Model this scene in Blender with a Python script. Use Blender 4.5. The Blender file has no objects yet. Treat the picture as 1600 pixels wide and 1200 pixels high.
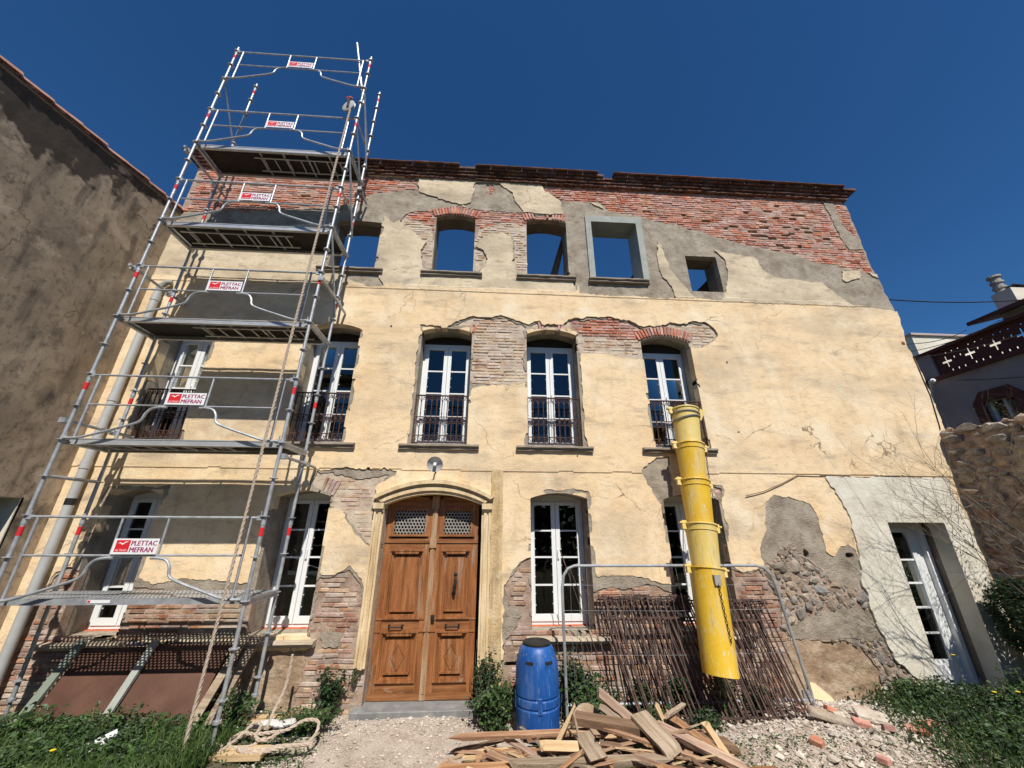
import bpy, bmesh, math, random
import numpy as np
from mathutils import Vector, Matrix
R_ = random.Random(7)
rng = np.random.default_rng(7)
S = bpy.context.scene
COL = S.collection

# ------------------------------------------------------------------ camera
cam_d = bpy.data.cameras.new('camera')
cam_d.sensor_width = 36.0
cam_d.lens = 13.02
cam_d.clip_start = 0.05
cam_d.clip_end = 3000
cam = bpy.data.objects.new('camera', cam_d)
COL.objects.link(cam)
r = Vector((0.9981915, -0.0600018, 0.00367657)); u = Vector((-0.02526488, -0.36323902, 0.93135337)); f = Vector((0.05454741, 0.9297619, 0.36409804))
M4 = Matrix(((r.x, u.x, -f.x, 0.0), (r.y, u.y, -f.y, -6.586), (r.z, u.z, -f.z, 2.459), (0, 0, 0, 1)))
cam.matrix_world = M4
S.camera = cam

# ------------------------------------------------------------------ sky, sun, exposure
SUNDIR = Vector((0.20, -1.0, 1.27)).normalized()     # towards the sun
world = bpy.data.worlds.new('World'); S.world = world; world.use_nodes = True
nt = world.node_tree
sky = nt.nodes.new('ShaderNodeTexSky'); sky.sky_type = 'NISHITA'; sky.sun_disc = False
sky.sun_elevation = math.asin(SUNDIR.z)
sky.sun_rotation = math.atan2(SUNDIR.x, SUNDIR.y)
sky.altitude = 0; sky.air_density = 1.0; sky.dust_density = 0.0; sky.ozone_density = 10.0
bg = nt.nodes['Background']; bg.inputs['Strength'].default_value = 0.082
hs_ = nt.nodes.new('ShaderNodeHueSaturation'); hs_.inputs['Saturation'].default_value = 1.13
nt.links.new(sky.outputs['Color'], hs_.inputs['Color']); nt.links.new(hs_.outputs['Color'], bg.inputs['Color'])
sun_d = bpy.data.lights.new('sun', 'SUN'); sun_d.energy = 5.0; sun_d.angle = math.radians(0.5); sun_d.color = (1.0, 0.95, 0.87)
sun = bpy.data.objects.new('sun', sun_d); COL.objects.link(sun)
sun.rotation_euler = (-SUNDIR).to_track_quat('-Z', 'Y').to_euler()
sun.location = (3, -12, 18)
S.view_settings.view_transform = 'Standard'; S.view_settings.look = 'None'
S.view_settings.exposure = 0.1; S.view_settings.gamma = 1.0; S.view_settings.use_curve_mapping = False
S.render.engine = 'CYCLES'
S.cycles.max_bounces = 6; S.cycles.diffuse_bounces = 3; S.cycles.glossy_bounces = 3; S.cycles.transparent_max_bounces = 8

# ------------------------------------------------------------------ helpers
WL = {}                                   # world origin of every object built
def wl(o): return WL[o.name] if o else Vector((0, 0, 0))
def put(o, parent=None, w=(0, 0, 0)):
    COL.objects.link(o)
    w = Vector(w)
    o.location = w - wl(parent)
    if parent: o.parent = parent
    WL[o.name] = w
    return o
def tag(o, label=None, cat=None, group=None, kind=None):
    if label: o['label'] = label
    if cat: o['category'] = cat
    if group: o['group'] = group
    if kind: o['kind'] = kind
    return o
def thing(name, loc, label, cat, group=None):
    o = bpy.data.objects.new(name, None); o.empty_display_size = 0.2
    put(o, None, loc)
    return tag(o, label, cat, group)
def inst(name, me, parent, w, rot=None, scale=None):
    o = bpy.data.objects.new(name, me)
    put(o, parent, w)
    if rot is not None: o.rotation_euler = rot
    if scale is not None: o.scale = scale
    return o
def np_mesh(name, V, F, mats, fm=None, smooth=False):
    me = bpy.data.meshes.new(name)
    V = np.asarray(V, np.float32); F = np.asarray(F, np.int32); k = F.shape[1]
    me.vertices.add(len(V)); me.vertices.foreach_set('co', V.ravel())
    me.loops.add(F.size); me.loops.foreach_set('vertex_index', F.ravel())
    me.polygons.add(len(F)); me.polygons.foreach_set('loop_start', np.arange(0, F.size, k, dtype=np.int32))
    if fm is not None: me.polygons.foreach_set('material_index', np.asarray(fm, np.int32))
    me.polygons.foreach_set('use_smooth', np.full(len(F), smooth))
    me.update(calc_edges=True); me.validate()
    for m in (mats if isinstance(mats, (list, tuple)) else [mats]): me.materials.append(m)
    return me

class MB:
    """collects shapes for one mesh"""
    def __init__(s): s.v = []; s.f = []; s.m = []
    def add(s, vs, fs, m=0):
        b = len(s.v); s.v += [tuple(q) for q in vs]
        for q in fs: s.f.append(tuple(i + b for i in q)); s.m.append(m)
        return s
    def box(s, c, d, rot=None, m=0, jit=0.0):
        x, y, z = d[0] / 2, d[1] / 2, d[2] / 2
        vs = [Vector((a * x, b * y, e * z)) for a in (-1, 1) for b in (-1, 1) for e in (-1, 1)]
        if jit: vs = [q + Vector((R_.uniform(-jit, jit), R_.uniform(-jit, jit), R_.uniform(-jit, jit))) for q in vs]
        if rot is not None: vs = [rot @ q for q in vs]
        c = Vector(c)
        return s.add([q + c for q in vs], [(0, 1, 3, 2), (4, 6, 7, 5), (0, 4, 5, 1), (2, 3, 7, 6), (0, 2, 6, 4), (1, 5, 7, 3)], m)
    def b2(s, x0, x1, y0, y1, z0, z1, m=0):
        return s.box(((x0 + x1) / 2, (y0 + y1) / 2, (z0 + z1) / 2), (x1 - x0, y1 - y0, z1 - z0), m=m)
    def cyl(s, a, b, r0, r1=None, n=8, m=0, caps=True):
        a = Vector(a); b = Vector(b); r1 = r0 if r1 is None else r1
        d = (b - a)
        if d.length < 1e-6: return s
        d.normalize(); t = d.orthogonal().normalized(); w = d.cross(t)
        vs = []
        for p, rr in ((a, r0), (b, r1)):
            for i in range(n):
                an = 2 * math.pi * i / n
                vs.append(p + (t * math.cos(an) + w * math.sin(an)) * rr)
        fs = [(i, (i + 1) % n, n + (i + 1) % n, n + i) for i in range(n)]
        if caps: fs += [tuple(range(n - 1, -1, -1)), tuple(range(n, 2 * n))]
        return s.add(vs, fs, m)
    def tube(s, pts, rad, n=6, m=0, closed=False):
        P = [Vector(q) for q in pts]; k = len(P)
        rads = rad if isinstance(rad, (list, tuple)) else [rad] * k
        vs = []; t = None
        for i in range(k):
            a = P[i - 1] if (i > 0 or closed) else P[i]; b = P[(i + 1) % k] if (i < k - 1 or closed) else P[i]
            d = (b - a).normalized()
            if t is None: t = d.orthogonal().normalized()
            t = (t - d * t.dot(d))
            t = t.normalized() if t.length > 1e-5 else d.orthogonal().normalized()
            w = d.cross(t)
            for j in range(n):
                an = 2 * math.pi * j / n
                vs.append(P[i] + (t * math.cos(an) + w * math.sin(an)) * rads[i])
        fs = []
        for i in range(k if closed else k - 1):
            for j in range(n):
                q = (i + 1) % k
                fs.append((i * n + j, i * n + (j + 1) % n, q * n + (j + 1) % n, q * n + j))
        if not closed: fs += [tuple(range(n - 1, -1, -1)), tuple(range((k - 1) * n, k * n))]
        return s.add(vs, fs, m)
    def ring(s, c, ax, R, r0, n=16, k=5, m=0):
        c = Vector(c); ax = Vector(ax).normalized(); t = ax.orthogonal().normalized(); w = ax.cross(t)
        return s.tube([c + (t * math.cos(2 * math.pi * i / n) + w * math.sin(2 * math.pi * i / n)) * R for i in range(n)], r0, k, m, True)
    def lathe(s, c, prof, n=32, m=0, ax=None):
        c = Vector(c); q = Vector((0, 0, 1)).rotation_difference(Vector(ax)) if ax else None
        vs = []
        for (rr, z) in prof:
            for i in range(n):
                an = 2 * math.pi * i / n
                p = Vector((rr * math.cos(an), rr * math.sin(an), z))
                vs.append(c + (q @ p if q else p))
        fs = [(i * n + j, i * n + (j + 1) % n, (i + 1) * n + (j + 1) % n, (i + 1) * n + j) for i in range(len(prof) - 1) for j in range(n)]
        return s.add(vs, fs, m)
    def prism(s, poly, y0, y1, m=0):
        """poly of (x, z) extruded along y"""
        n = len(poly)
        vs = [(x, y0, z) for x, z in poly] + [(x, y1, z) for x, z in poly]
        fs = [tuple(range(n)), tuple(range(2 * n - 1, n - 1, -1))] + [(i, n + i, n + (i + 1) % n, (i + 1) % n) for i in range(n)]
        return s.add(vs, fs, m)
    def band(s, inner, outer, y0, y1, m=0):
        """strip between two equal-length (x,z) polylines, with thickness"""
        n = len(inner)
        vs = [(x, y0, z) for x, z in inner] + [(x, y0, z) for x, z in outer] + [(x, y1, z) for x, z in inner] + [(x, y1, z) for x, z in outer]
        fs = []
        for i in range(n - 1):
            fs += [(i, i + 1, n + i + 1, n + i), (2 * n + i + 1, 2 * n + i, 3 * n + i, 3 * n + i + 1),
                   (i + 1, i, 2 * n + i, 2 * n + i + 1), (n + i, n + i + 1, 3 * n + i + 1, 3 * n + i)]
        fs += [(0, n, 3 * n, 2 * n), (n - 1, 2 * n + n - 1, 3 * n + n - 1, 2 * n - 1)]
        return s.add(vs, fs, m)
    def mesh(s, name, mats, smooth=False, bevel=0):
        me = bpy.data.meshes.new(name); me.from_pydata(s.v, [], s.f)
        for q in (mats if isinstance(mats, (list, tuple)) else [mats]): me.materials.append(q)
        if s.m and max(s.m) > 0: me.polygons.foreach_set('material_index', s.m)
        bm = bmesh.new(); bm.from_mesh(me)
        bmesh.ops.recalc_face_normals(bm, faces=bm.faces)
        if bevel: bmesh.ops.bevel(bm, geom=bm.edges[:], offset=bevel, segments=1, affect='EDGES')
        bm.to_mesh(me); bm.free()
        if smooth:
            me.polygons.foreach_set('use_smooth', [True] * len(me.polygons))
            try: me.set_sharp_from_angle(angle=math.radians(40))
            except Exception: pass
        return me
    def build(s, name, mats, parent=None, smooth=False, bevel=0, w=None):
        me = s.mesh(name, mats, smooth, bevel)
        o = bpy.data.objects.new(name, me)
        if w is not None:
            w = Vector(w)
            me.transform(Matrix.Translation(-w))
        return put(o, parent, w if w is not None else (0, 0, 0))

# ------------------------------------------------------------------ materials
def mat(name, cols, scale=4.0, rough=0.85, bump=0.0, bscale=40.0, metal=0.0, spec=0.3, rand=0.0, stretch=None, detail=6.0, layers=(), hue=0.0, coord='World', bdist=0.02, cracks=0.0):
    """noise mix of colours; layers = (colour, scale, threshold low, high, stretch, strength)"""
    m = bpy.data.materials.new(name); m.use_nodes = True
    t = m.node_tree; N = t.nodes; L = t.links
    b = N['Principled BSDF']
    b.inputs['Roughness'].default_value = rough; b.inputs['Metallic'].default_value = metal
    b.inputs['Specular IOR Level'].default_value = spec
    tc = N.new('ShaderNodeTexCoord'); gp = N.new('ShaderNodeNewGeometry'); src = gp.outputs['Position'] if coord == 'World' else tc.outputs[coord]
    def mapped(st):
        if st is None: return src
        mp = N.new('ShaderNodeMapping'); mp.inputs['Scale'].default_value = st; L.new(src, mp.inputs['Vector']); return mp.outputs[0]
    def noise(sc, st=None, det=detail, ro=0.6):
        n = N.new('ShaderNodeTexNoise'); n.inputs['Scale'].default_value = sc; n.inputs['Detail'].default_value = det; n.inputs['Roughness'].default_value = ro
        L.new(mapped(st), n.inputs['Vector']); return n.outputs['Fac']
    nf = noise(scale, stretch)
    rp = N.new('ShaderNodeValToRGB'); e = rp.color_ramp.elements
    k = len(cols)
    while len(e) < k: e.new(0.5)
    for i, c in enumerate(cols):
        e[i].position = 0.32 + 0.36 * (i / max(1, k - 1)); e[i].color = (*c, 1)
    L.new(nf, rp.inputs['Fac']); col = rp.outputs['Color']
    for (c, sc, lo, hi, st, amt) in layers:
        n2 = noise(sc, st)
        mr = N.new('ShaderNodeMapRange'); mr.inputs['From Min'].default_value = lo; mr.inputs['From Max'].default_value = hi
        mr.inputs['To Max'].default_value = amt; L.new(n2, mr.inputs['Value'])
        mx = N.new('ShaderNodeMix'); mx.data_type = 'RGBA'; L.new(mr.outputs[0], mx.inputs['Factor'])
        L.new(col, mx.inputs[6]); mx.inputs[7].default_value = (*c, 1); col = mx.outputs[2]
    if cracks:
        nd = N.new('ShaderNodeTexNoise'); nd.inputs['Scale'].default_value = 2.5; nd.inputs['Detail'].default_value = 5; L.new(src, nd.inputs['Vector'])
        va = N.new('ShaderNodeVectorMath'); va.operation = 'MULTIPLY_ADD'; L.new(nd.outputs['Color'], va.inputs[0]); va.inputs[1].default_value = (.5, .5, .5); L.new(src, va.inputs[2])
        vo = N.new('ShaderNodeTexVoronoi'); vo.feature = 'DISTANCE_TO_EDGE'; vo.inputs['Scale'].default_value = 0.75; L.new(va.outputs[0], vo.inputs['Vector'])
        m1 = N.new('ShaderNodeMapRange'); m1.inputs['From Min'].default_value = 0.007; m1.inputs['From Max'].default_value = 0.003; L.new(vo.outputs['Distance'], m1.inputs['Value'])
        m2_ = N.new('ShaderNodeMapRange'); m2_.inputs['From Min'].default_value = 0.5; m2_.inputs['From Max'].default_value = 0.62; L.new(noise(0.9), m2_.inputs['Value'])
        mu = N.new('ShaderNodeMath'); mu.operation = 'MULTIPLY'; L.new(m1.outputs[0], mu.inputs[0]); L.new(m2_.outputs[0], mu.inputs[1])
        mu2 = N.new('ShaderNodeMath'); mu2.operation = 'MULTIPLY'; mu2.inputs[1].default_value = cracks; L.new(mu.outputs[0], mu2.inputs[0])
        mx = N.new('ShaderNodeMix'); mx.data_type = 'RGBA'; L.new(mu2.outputs[0], mx.inputs['Factor']); L.new(col, mx.inputs[6]); mx.inputs[7].default_value = (0.16, 0.11, 0.07, 1); col = mx.outputs[2]
    if rand or hue:
        g = N.new('ShaderNodeNewGeometry'); oi = N.new('ShaderNodeObjectInfo')
        ad = N.new('ShaderNodeMath'); ad.operation = 'ADD'; L.new(g.outputs['Random Per Island'], ad.inputs[0]); L.new(oi.outputs['Random'], ad.inputs[1])
        fr = N.new('ShaderNodeMath'); fr.operation = 'FRACT'; L.new(ad.outputs[0], fr.inputs[0])
        mr = N.new('ShaderNodeMapRange'); mr.inputs['To Min'].default_value = 1 - rand; mr.inputs['To Max'].default_value = 1 + rand; L.new(fr.outputs[0], mr.inputs['Value'])
        hs = N.new('ShaderNodeHueSaturation'); L.new(mr.outputs[0], hs.inputs['Value']); L.new(col, hs.inputs['Color'])
        if hue:
            m7 = N.new('ShaderNodeMath'); m7.operation = 'MULTIPLY'; m7.inputs[1].default_value = 7.31; L.new(fr.outputs[0], m7.inputs[0])
            f2 = N.new('ShaderNodeMath'); f2.operation = 'FRACT'; L.new(m7.outputs[0], f2.inputs[0])
            m2 = N.new('ShaderNodeMapRange'); m2.inputs['To Min'].default_value = 1 - hue; m2.inputs['To Max'].default_value = 1 + hue * 0.5; L.new(f2.outputs[0], m2.inputs['Value'])
            L.new(m2.outputs[0], hs.inputs['Saturation'])
        col = hs.outputs['Color']
    L.new(col, b.inputs['Base Color'])
    if bump:
        n3 = noise(bscale, None, 8.0, 0.65)
        bp = N.new('ShaderNodeBump'); bp.inputs['Strength'].default_value = bump; bp.inputs['Distance'].default_value = bdist
        L.new(n3, bp.inputs['Height']); L.new(bp.outputs[0], b.inputs['Normal'])
    return m

MT = {}
MT['stucco'] = mat('stucco_yellow', [(0.74, 0.54, 0.32), (0.83, 0.625, 0.38), (0.86, 0.68, 0.445)], 1.1, 0.92, 0.45, 28, cracks=0.8, layers=[
    ((0.80, 0.55, 0.29), 0.33, 0.46, 0.62, None, 0.35), ((0.42, 0.34, 0.24), 0.6, 0.49, 0.68, (0.5, 1, 1.7), 0.68), ((0.32, 0.26, 0.19), 2.6, 0.54, 0.70, (0.5, 1, 1.9), 0.6), ((0.33, 0.26, 0.175), 2.2, 0.55, 0.72, (2.2, 1, 0.5), 0.32),
    ((0.52, 0.42, 0.29), 9, 0.52, 0.68, (0.7, 1, 1.3), 0.5), ((0.72, 0.36, 0.12), 0.9, 0.60, 0.74, (1.6, 1, 0.7), 0.4), ((0.88, 0.75, 0.54), 1.3, 0.50, 0.68, None, 0.75), ((0.22, 0.17, 0.12), 24, 0.64, 0.70, None, 0.6)])
MT['stucco_up'] = mat('stucco_upper', [(0.54, 0.44, 0.30), (0.67, 0.55, 0.38), (0.75, 0.63, 0.45)], 1.4, 0.92, 0.5, 30, cracks=0.8, layers=[
    ((0.30, 0.25, 0.18), 0.9, 0.46, 0.68, (0.5, 1, 1.8), 0.75), ((0.24, 0.20, 0.15), 5, 0.54, 0.70, (0.6, 1, 1.5), 0.6), ((0.44, 0.36, 0.26), 12, 0.52, 0.66, None, 0.5)])
MT['plaster'] = mat('pale_plaster', [(0.60, 0.54, 0.43), (0.70, 0.66, 0.55), (0.76, 0.72, 0.62)], 1.6, 0.9, 0.5, 16, layers=[
    ((0.42, 0.38, 0.30), 1.1, 0.5, 0.75, None, 0.6), ((0.8, 0.62, 0.36), 0.8, 0.56, 0.72, None, 0.5)])
MT['render'] = mat('grey_render', [(0.24, 0.195, 0.145), (0.36, 0.305, 0.235), (0.46, 0.40, 0.315)], 3.0, 0.95, 1.0, 45, layers=[((0.16, 0.13, 0.1), 14, 0.55, 0.7, (1, 1, 1.5), 0.6), ((0.52, 0.46, 0.36), 2.0, 0.58, 0.72, None, 0.6)])
MT['earth'] = mat('earth_plaster', [(0.24, 0.16, 0.10), (0.38, 0.27, 0.175), (0.50, 0.39, 0.27)], 2.4, 0.95, 1.0, 24, layers=[((0.56, 0.47, 0.35), 5, 0.54, 0.68, None, 0.7), ((0.13, 0.09, 0.06), 9, 0.58, 0.72, None, 0.6)])
MT['cement'] = mat('cement_frame', [(0.30, 0.31, 0.28), (0.40, 0.42, 0.38)], 3, 0.9, 0.4, 30, layers=[((0.5, 0.5, 0.45), 4, 0.55, 0.7, None, 0.6)])
MT['mortar'] = mat('mortar', [(0.28, 0.19, 0.135), (0.40, 0.29, 0.22), (0.50, 0.39, 0.30)], 5, 0.95, 0.8, 60)
MT['mortar_pale'] = mat('mortar_pale', [(0.44, 0.34, 0.25), (0.55, 0.45, 0.34), (0.62, 0.53, 0.42)], 5, 0.95, 0.8, 60)
MT['brick'] = mat('red_brick', [(0.38, 0.12, 0.078), (0.52, 0.205, 0.135), (0.59, 0.30, 0.215)], 6, 0.9, 0.5, 60, rand=0.26, hue=0.35, layers=[((0.60, 0.41, 0.31), 1.5, 0.50, 0.68, None, 0.7), ((0.55, 0.42, 0.33), 11, 0.56, 0.64, None, 0.6)])
MT['brick_pale'] = mat('limewashed_brick', [(0.42, 0.24, 0.16), (0.56, 0.40, 0.28), (0.62, 0.50, 0.37)], 5, 0.92, 0.6, 60, rand=0.14, hue=0.3, layers=[((0.66, 0.56, 0.43), 3.0, 0.46, 0.64, None, 0.8)])
MT['brick_low'] = mat('weathered_brick', [(0.27, 0.12, 0.08), (0.38, 0.20, 0.135), (0.48, 0.31, 0.22)], 5, 0.92, 0.7, 50, rand=0.25, hue=0.4, layers=[((0.50, 0.40, 0.29), 1.5, 0.47, 0.62, None, 0.85), ((0.52, 0.44, 0.33), 12, 0.54, 0.64, None, 0.7), ((0.10, 0.07, 0.05), 7, 0.62, 0.75, None, 0.6)])
MT['brick_dark'] = mat('cornice_brick', [(0.09, 0.042, 0.03), (0.15, 0.068, 0.046), (0.21, 0.10, 0.068)], 4, 0.9, 0.5, 40, rand=0.3, hue=0.25, layers=[((0.12, 0.09, 0.07), 2, 0.5, 0.7, None, 0.6)])  # red brick darkened, carrying the shade under the cornice lip in its colour
MT['rubble'] = mat('rubble_stone', [(0.19, 0.16, 0.125), (0.30, 0.25, 0.195), (0.40, 0.335, 0.255)], 7, 0.95, 1.0, 30, rand=0.32, hue=0.6, layers=[((0.45, 0.24, 0.11), 2.0, 0.56, 0.7, None, 0.4)])
MT['sill'] = mat('sill_stone', [(0.20, 0.165, 0.125), (0.30, 0.25, 0.19)], 5, 0.8, 0.4, 40)
MT['sill_pale'] = mat('sill_pale', [(0.42, 0.34, 0.25), (0.55, 0.46, 0.34)], 4, 0.9, 0.5, 40)
MT['stone_trim'] = mat('carved_stone', [(0.58, 0.42, 0.23), (0.70, 0.54, 0.32), (0.78, 0.64, 0.42)], 3, 0.85, 0.4, 30, stretch=(2.5, 1, 0.5), layers=[((0.36, 0.25, 0.13), 1.6, 0.52, 0.68, (3, 1, 0.6), 0.6), ((0.22, 0.16, 0.1), 4, 0.6, 0.72, (2, 1, 0.5), 0.5)])
MT['pvc'] = mat('white_window_frame', [(0.76, 0.77, 0.76), (0.82, 0.83, 0.82)], 3, 0.4, spec=0.3)
MT['foam'] = mat('orange_foam', [(0.62, 0.13, 0.05), (0.72, 0.20, 0.09)], 20, 0.8, 0.4, 50)
MT['iron'] = mat('rusty_iron', [(0.055, 0.032, 0.025), (0.095, 0.05, 0.035), (0.16, 0.075, 0.04)], 14, 0.75, 0.4, 80, metal=0.3)
MT['rust'] = mat('brown_rust', [(0.06, 0.040, 0.034), (0.11, 0.07, 0.057), (0.18, 0.105, 0.08)], 9, 0.8, 0.4, 80, metal=0.25, rand=0.25)
MT['wood'] = mat('door_wood', [(0.16, 0.058, 0.018), (0.295, 0.110, 0.034), (0.40, 0.168, 0.06)], 3.2, 0.55, 0.4, 40, stretch=(5, 3, 0.45), spec=0.35, layers=[((0.11, 0.042, 0.016), 9, 0.52, 0.68, (7, 3, 0.25), 0.5), ((0.36, 0.28, 0.20), 2.2, 0.56, 0.68, (4, 3, 0.6), 0.7), ((0.07, 0.035, 0.02), 5, 0.58, 0.7, (5, 3, 0.8), 0.6)])
MT['wood_h'] = mat('door_wood_rail', [(0.145, 0.056, 0.019), (0.265, 0.105, 0.036), (0.36, 0.16, 0.06)], 3.2, 0.55, 0.3, 40, stretch=(0.45, 3, 5), spec=0.35, layers=[((0.40, 0.32, 0.24), 4, 0.62, 0.74, (1, 3, 4), 0.6)])
MT['wood_worn'] = mat('door_wood_worn', [(0.26, 0.13, 0.06), (0.40, 0.24, 0.13), (0.42, 0.36, 0.28)], 3.2, 0.7, 0.4, 40, stretch=(5, 3, 0.5))
MT['dark_metal'] = mat('dark_metal', [(0.03, 0.03, 0.032), (0.06, 0.055, 0.05)], 20, 0.5, metal=0.6)
MT['zinc'] = mat('galvanised_steel', [(0.34, 0.36, 0.38), (0.46, 0.48, 0.50), (0.56, 0.58, 0.60)], 9, 0.45, 0.15, 60, metal=0.45, spec=0.4, layers=[((0.26, 0.26, 0.26), 3, 0.55, 0.7, None, 0.5)])
MT['alu'] = mat('aluminium_beam', [(0.46, 0.47, 0.48), (0.58, 0.59, 0.60)], 6, 0.4, 0.1, 60, metal=0.45, spec=0.4, layers=[((0.35, 0.34, 0.33), 5, 0.55, 0.7, (0.3, 1, 1), 0.6)])
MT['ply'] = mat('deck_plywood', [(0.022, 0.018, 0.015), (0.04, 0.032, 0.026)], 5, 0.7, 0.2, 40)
MT['redtape'] = mat('red_band', [(0.62, 0.02, 0.03), (0.70, 0.03, 0.04)], 5, 0.5)
MT['white'] = mat('white_board', [(0.78, 0.78, 0.78), (0.82, 0.82, 0.82)], 5, 0.5)
MT['purple'] = mat('sign_lettering', [(0.33, 0.03, 0.12), (0.36, 0.035, 0.13)], 5, 0.5)
MT['rope'] = mat('hemp_rope', [(0.46, 0.36, 0.27), (0.62, 0.52, 0.42)], 40, 0.9, 0.6, 120)
MT['blue'] = mat('blue_plastic', [(0.009, 0.068, 0.27), (0.014, 0.10, 0.36)], 2, 0.42, 0.2, 30, spec=0.45, layers=[((0.10, 0.19, 0.38), 3.2, 0.52, 0.70, (3, 3, 0.4), 0.6), ((0.38, 0.42, 0.46), 12, 0.60, 0.70, (4, 4, 0.35), 0.6), ((0.02, 0.05, 0.14), 6, 0.58, 0.7, None, 0.5)])
MT['black'] = mat('black_plastic', [(0.012, 0.012, 0.012), (0.03, 0.028, 0.025)], 12, 0.6)
MT['yellow'] = mat('yellow_plastic', [(0.70, 0.42, 0.025), (0.80, 0.52, 0.04)], 2, 0.42, 0.1, 30, spec=0.45, layers=[((0.66, 0.56, 0.30), 2.6, 0.48, 0.68, (2, 2, 0.5), 0.65), ((0.40, 0.28, 0.10), 7, 0.57, 0.70, (3, 3, 0.3), 0.6), ((0.72, 0.68, 0.56), 16, 0.58, 0.68, (2, 2, 0.5), 0.6)])
MT['yellow_pale'] = mat('faded_yellow_plastic', [(0.72, 0.52, 0.12), (0.78, 0.60, 0.20)], 2, 0.45, 0.1, 30, spec=0.4, layers=[((0.66, 0.58, 0.36), 2.6, 0.48, 0.70, (2, 2, 0.5), 0.6), ((0.40, 0.28, 0.10), 7, 0.57, 0.70, (3, 3, 0.3), 0.6), ((0.72, 0.68, 0.56), 16, 0.58, 0.68, (2, 2, 0.5), 0.6)])
MT['strap'] = mat('grey_strap', [(0.28, 0.27, 0.24), (0.38, 0.36, 0.32)], 10, 0.8)
MT['pipe'] = mat('grey_pipe', [(0.42, 0.42, 0.41), (0.52, 0.52, 0.50)], 3, 0.45, spec=0.45, layers=[((0.36, 0.33, 0.28), 3, 0.56, 0.7, None, 0.5)])
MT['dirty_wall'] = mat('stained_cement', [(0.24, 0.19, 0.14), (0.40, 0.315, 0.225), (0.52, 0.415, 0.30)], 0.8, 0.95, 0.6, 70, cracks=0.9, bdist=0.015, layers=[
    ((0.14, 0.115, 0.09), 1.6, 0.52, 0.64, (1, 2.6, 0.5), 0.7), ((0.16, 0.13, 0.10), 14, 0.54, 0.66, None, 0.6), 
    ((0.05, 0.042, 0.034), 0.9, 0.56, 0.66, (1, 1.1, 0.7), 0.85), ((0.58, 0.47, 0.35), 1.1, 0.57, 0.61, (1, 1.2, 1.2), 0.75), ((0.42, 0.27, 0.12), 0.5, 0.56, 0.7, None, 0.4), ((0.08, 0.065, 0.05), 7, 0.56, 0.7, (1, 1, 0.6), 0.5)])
t_ = MT['dirty_wall'].node_tree; N_ = t_.nodes; b_ = N_['Principled BSDF']         # black weathering below the verge, its outline carried by the wall mesh
at_ = N_.new('ShaderNodeAttribute'); at_.attribute_name = 'soot'; nz_ = N_.new('ShaderNodeTexNoise'); nz_.inputs['Scale'].default_value = 5; nz_.inputs['Detail'].default_value = 8
gp_ = N_.new('ShaderNodeNewGeometry'); t_.links.new(gp_.outputs['Position'], nz_.inputs['Vector'])
ad_ = N_.new('ShaderNodeMath'); ad_.operation = 'MULTIPLY_ADD'; t_.links.new(nz_.outputs['Fac'], ad_.inputs[0]); ad_.inputs[1].default_value = 0.7; t_.links.new(at_.outputs['Fac'], ad_.inputs[2])
mr_ = N_.new('ShaderNodeMapRange'); mr_.inputs['From Min'].default_value = 0.82; mr_.inputs['From Max'].default_value = 0.90; mr_.inputs['To Max'].default_value = 0.9; t_.links.new(ad_.outputs[0], mr_.inputs['Value'])
mx_ = N_.new('ShaderNodeMix'); mx_.data_type = 'RGBA'; t_.links.new(mr_.outputs[0], mx_.inputs['Factor']); t_.links.new(b_.inputs['Base Color'].links[0].from_socket, mx_.inputs[6]); mx_.inputs[7].default_value = (0.045, 0.038, 0.032, 1); t_.links.new(mx_.outputs[2], b_.inputs['Base Color'])
MT['soot'] = mat('black_stained_cement', [(0.02, 0.017, 0.014), (0.05, 0.042, 0.034), (0.26, 0.20, 0.15)], 2.2, 0.95, 0.8, 20)
MT['tile'] = mat('clay_tile', [(0.36, 0.17, 0.11), (0.50, 0.27, 0.19), (0.56, 0.34, 0.25)], 5, 0.9, 0.4, 40, rand=0.2)
MT['ochre'] = mat('ochre_stone', [(0.42, 0.29, 0.14), (0.56, 0.41, 0.22), (0.66, 0.52, 0.31)], 2.4, 0.9, 0.8, 24, stretch=(2.2, 1, 0.7), layers=[((0.30, 0.21, 0.11), 3, 0.52, 0.66, (2.5, 1, 0.5), 0.7), ((0.70, 0.58, 0.38), 7, 0.55, 0.68, None, 0.6)])
MT['dark'] = mat('dark_interior', [(0.035, 0.03, 0.025), (0.05, 0.045, 0.04)], 3, 0.95)  # near-black rooms and gateway: their shade is put into the colour
MT['inner'] = mat('inner_masonry', [(0.16, 0.13, 0.10), (0.27, 0.22, 0.17)], 3, 0.95, 0.8, 20, layers=[((0.35, 0.14, 0.08), 2, 0.55, 0.65, None, 0.6)])
MT['pink'] = mat('pink_render', [(0.40, 0.335, 0.315), (0.47, 0.40, 0.38)], 2, 0.95, 0.2, 30)
MT['clay_red'] = mat('claustra_clay', [(0.12, 0.045, 0.035), (0.17, 0.065, 0.05)], 5, 0.9)
MT['slab'] = mat('grey_slate', [(0.17, 0.17, 0.17), (0.28, 0.28, 0.27)], 5, 0.7, 0.3, 40, layers=[((0.42, 0.41, 0.38), 6, 0.58, 0.7, None, 0.6)])
MT['plank_a'] = mat('old_plank', [(0.20, 0.10, 0.05), (0.36, 0.20, 0.11), (0.50, 0.33, 0.19)], 3, 0.85, 0.5, 40, stretch=(0.5, 6, 6), rand=0.25, hue=0.3, coord='Object')
MT['plank_b'] = mat('grey_plank', [(0.20, 0.145, 0.095), (0.34, 0.26, 0.18), (0.46, 0.37, 0.27)], 3, 0.9, 0.6, 40, stretch=(0.5, 7, 7), rand=0.2, coord='Object')
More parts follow.
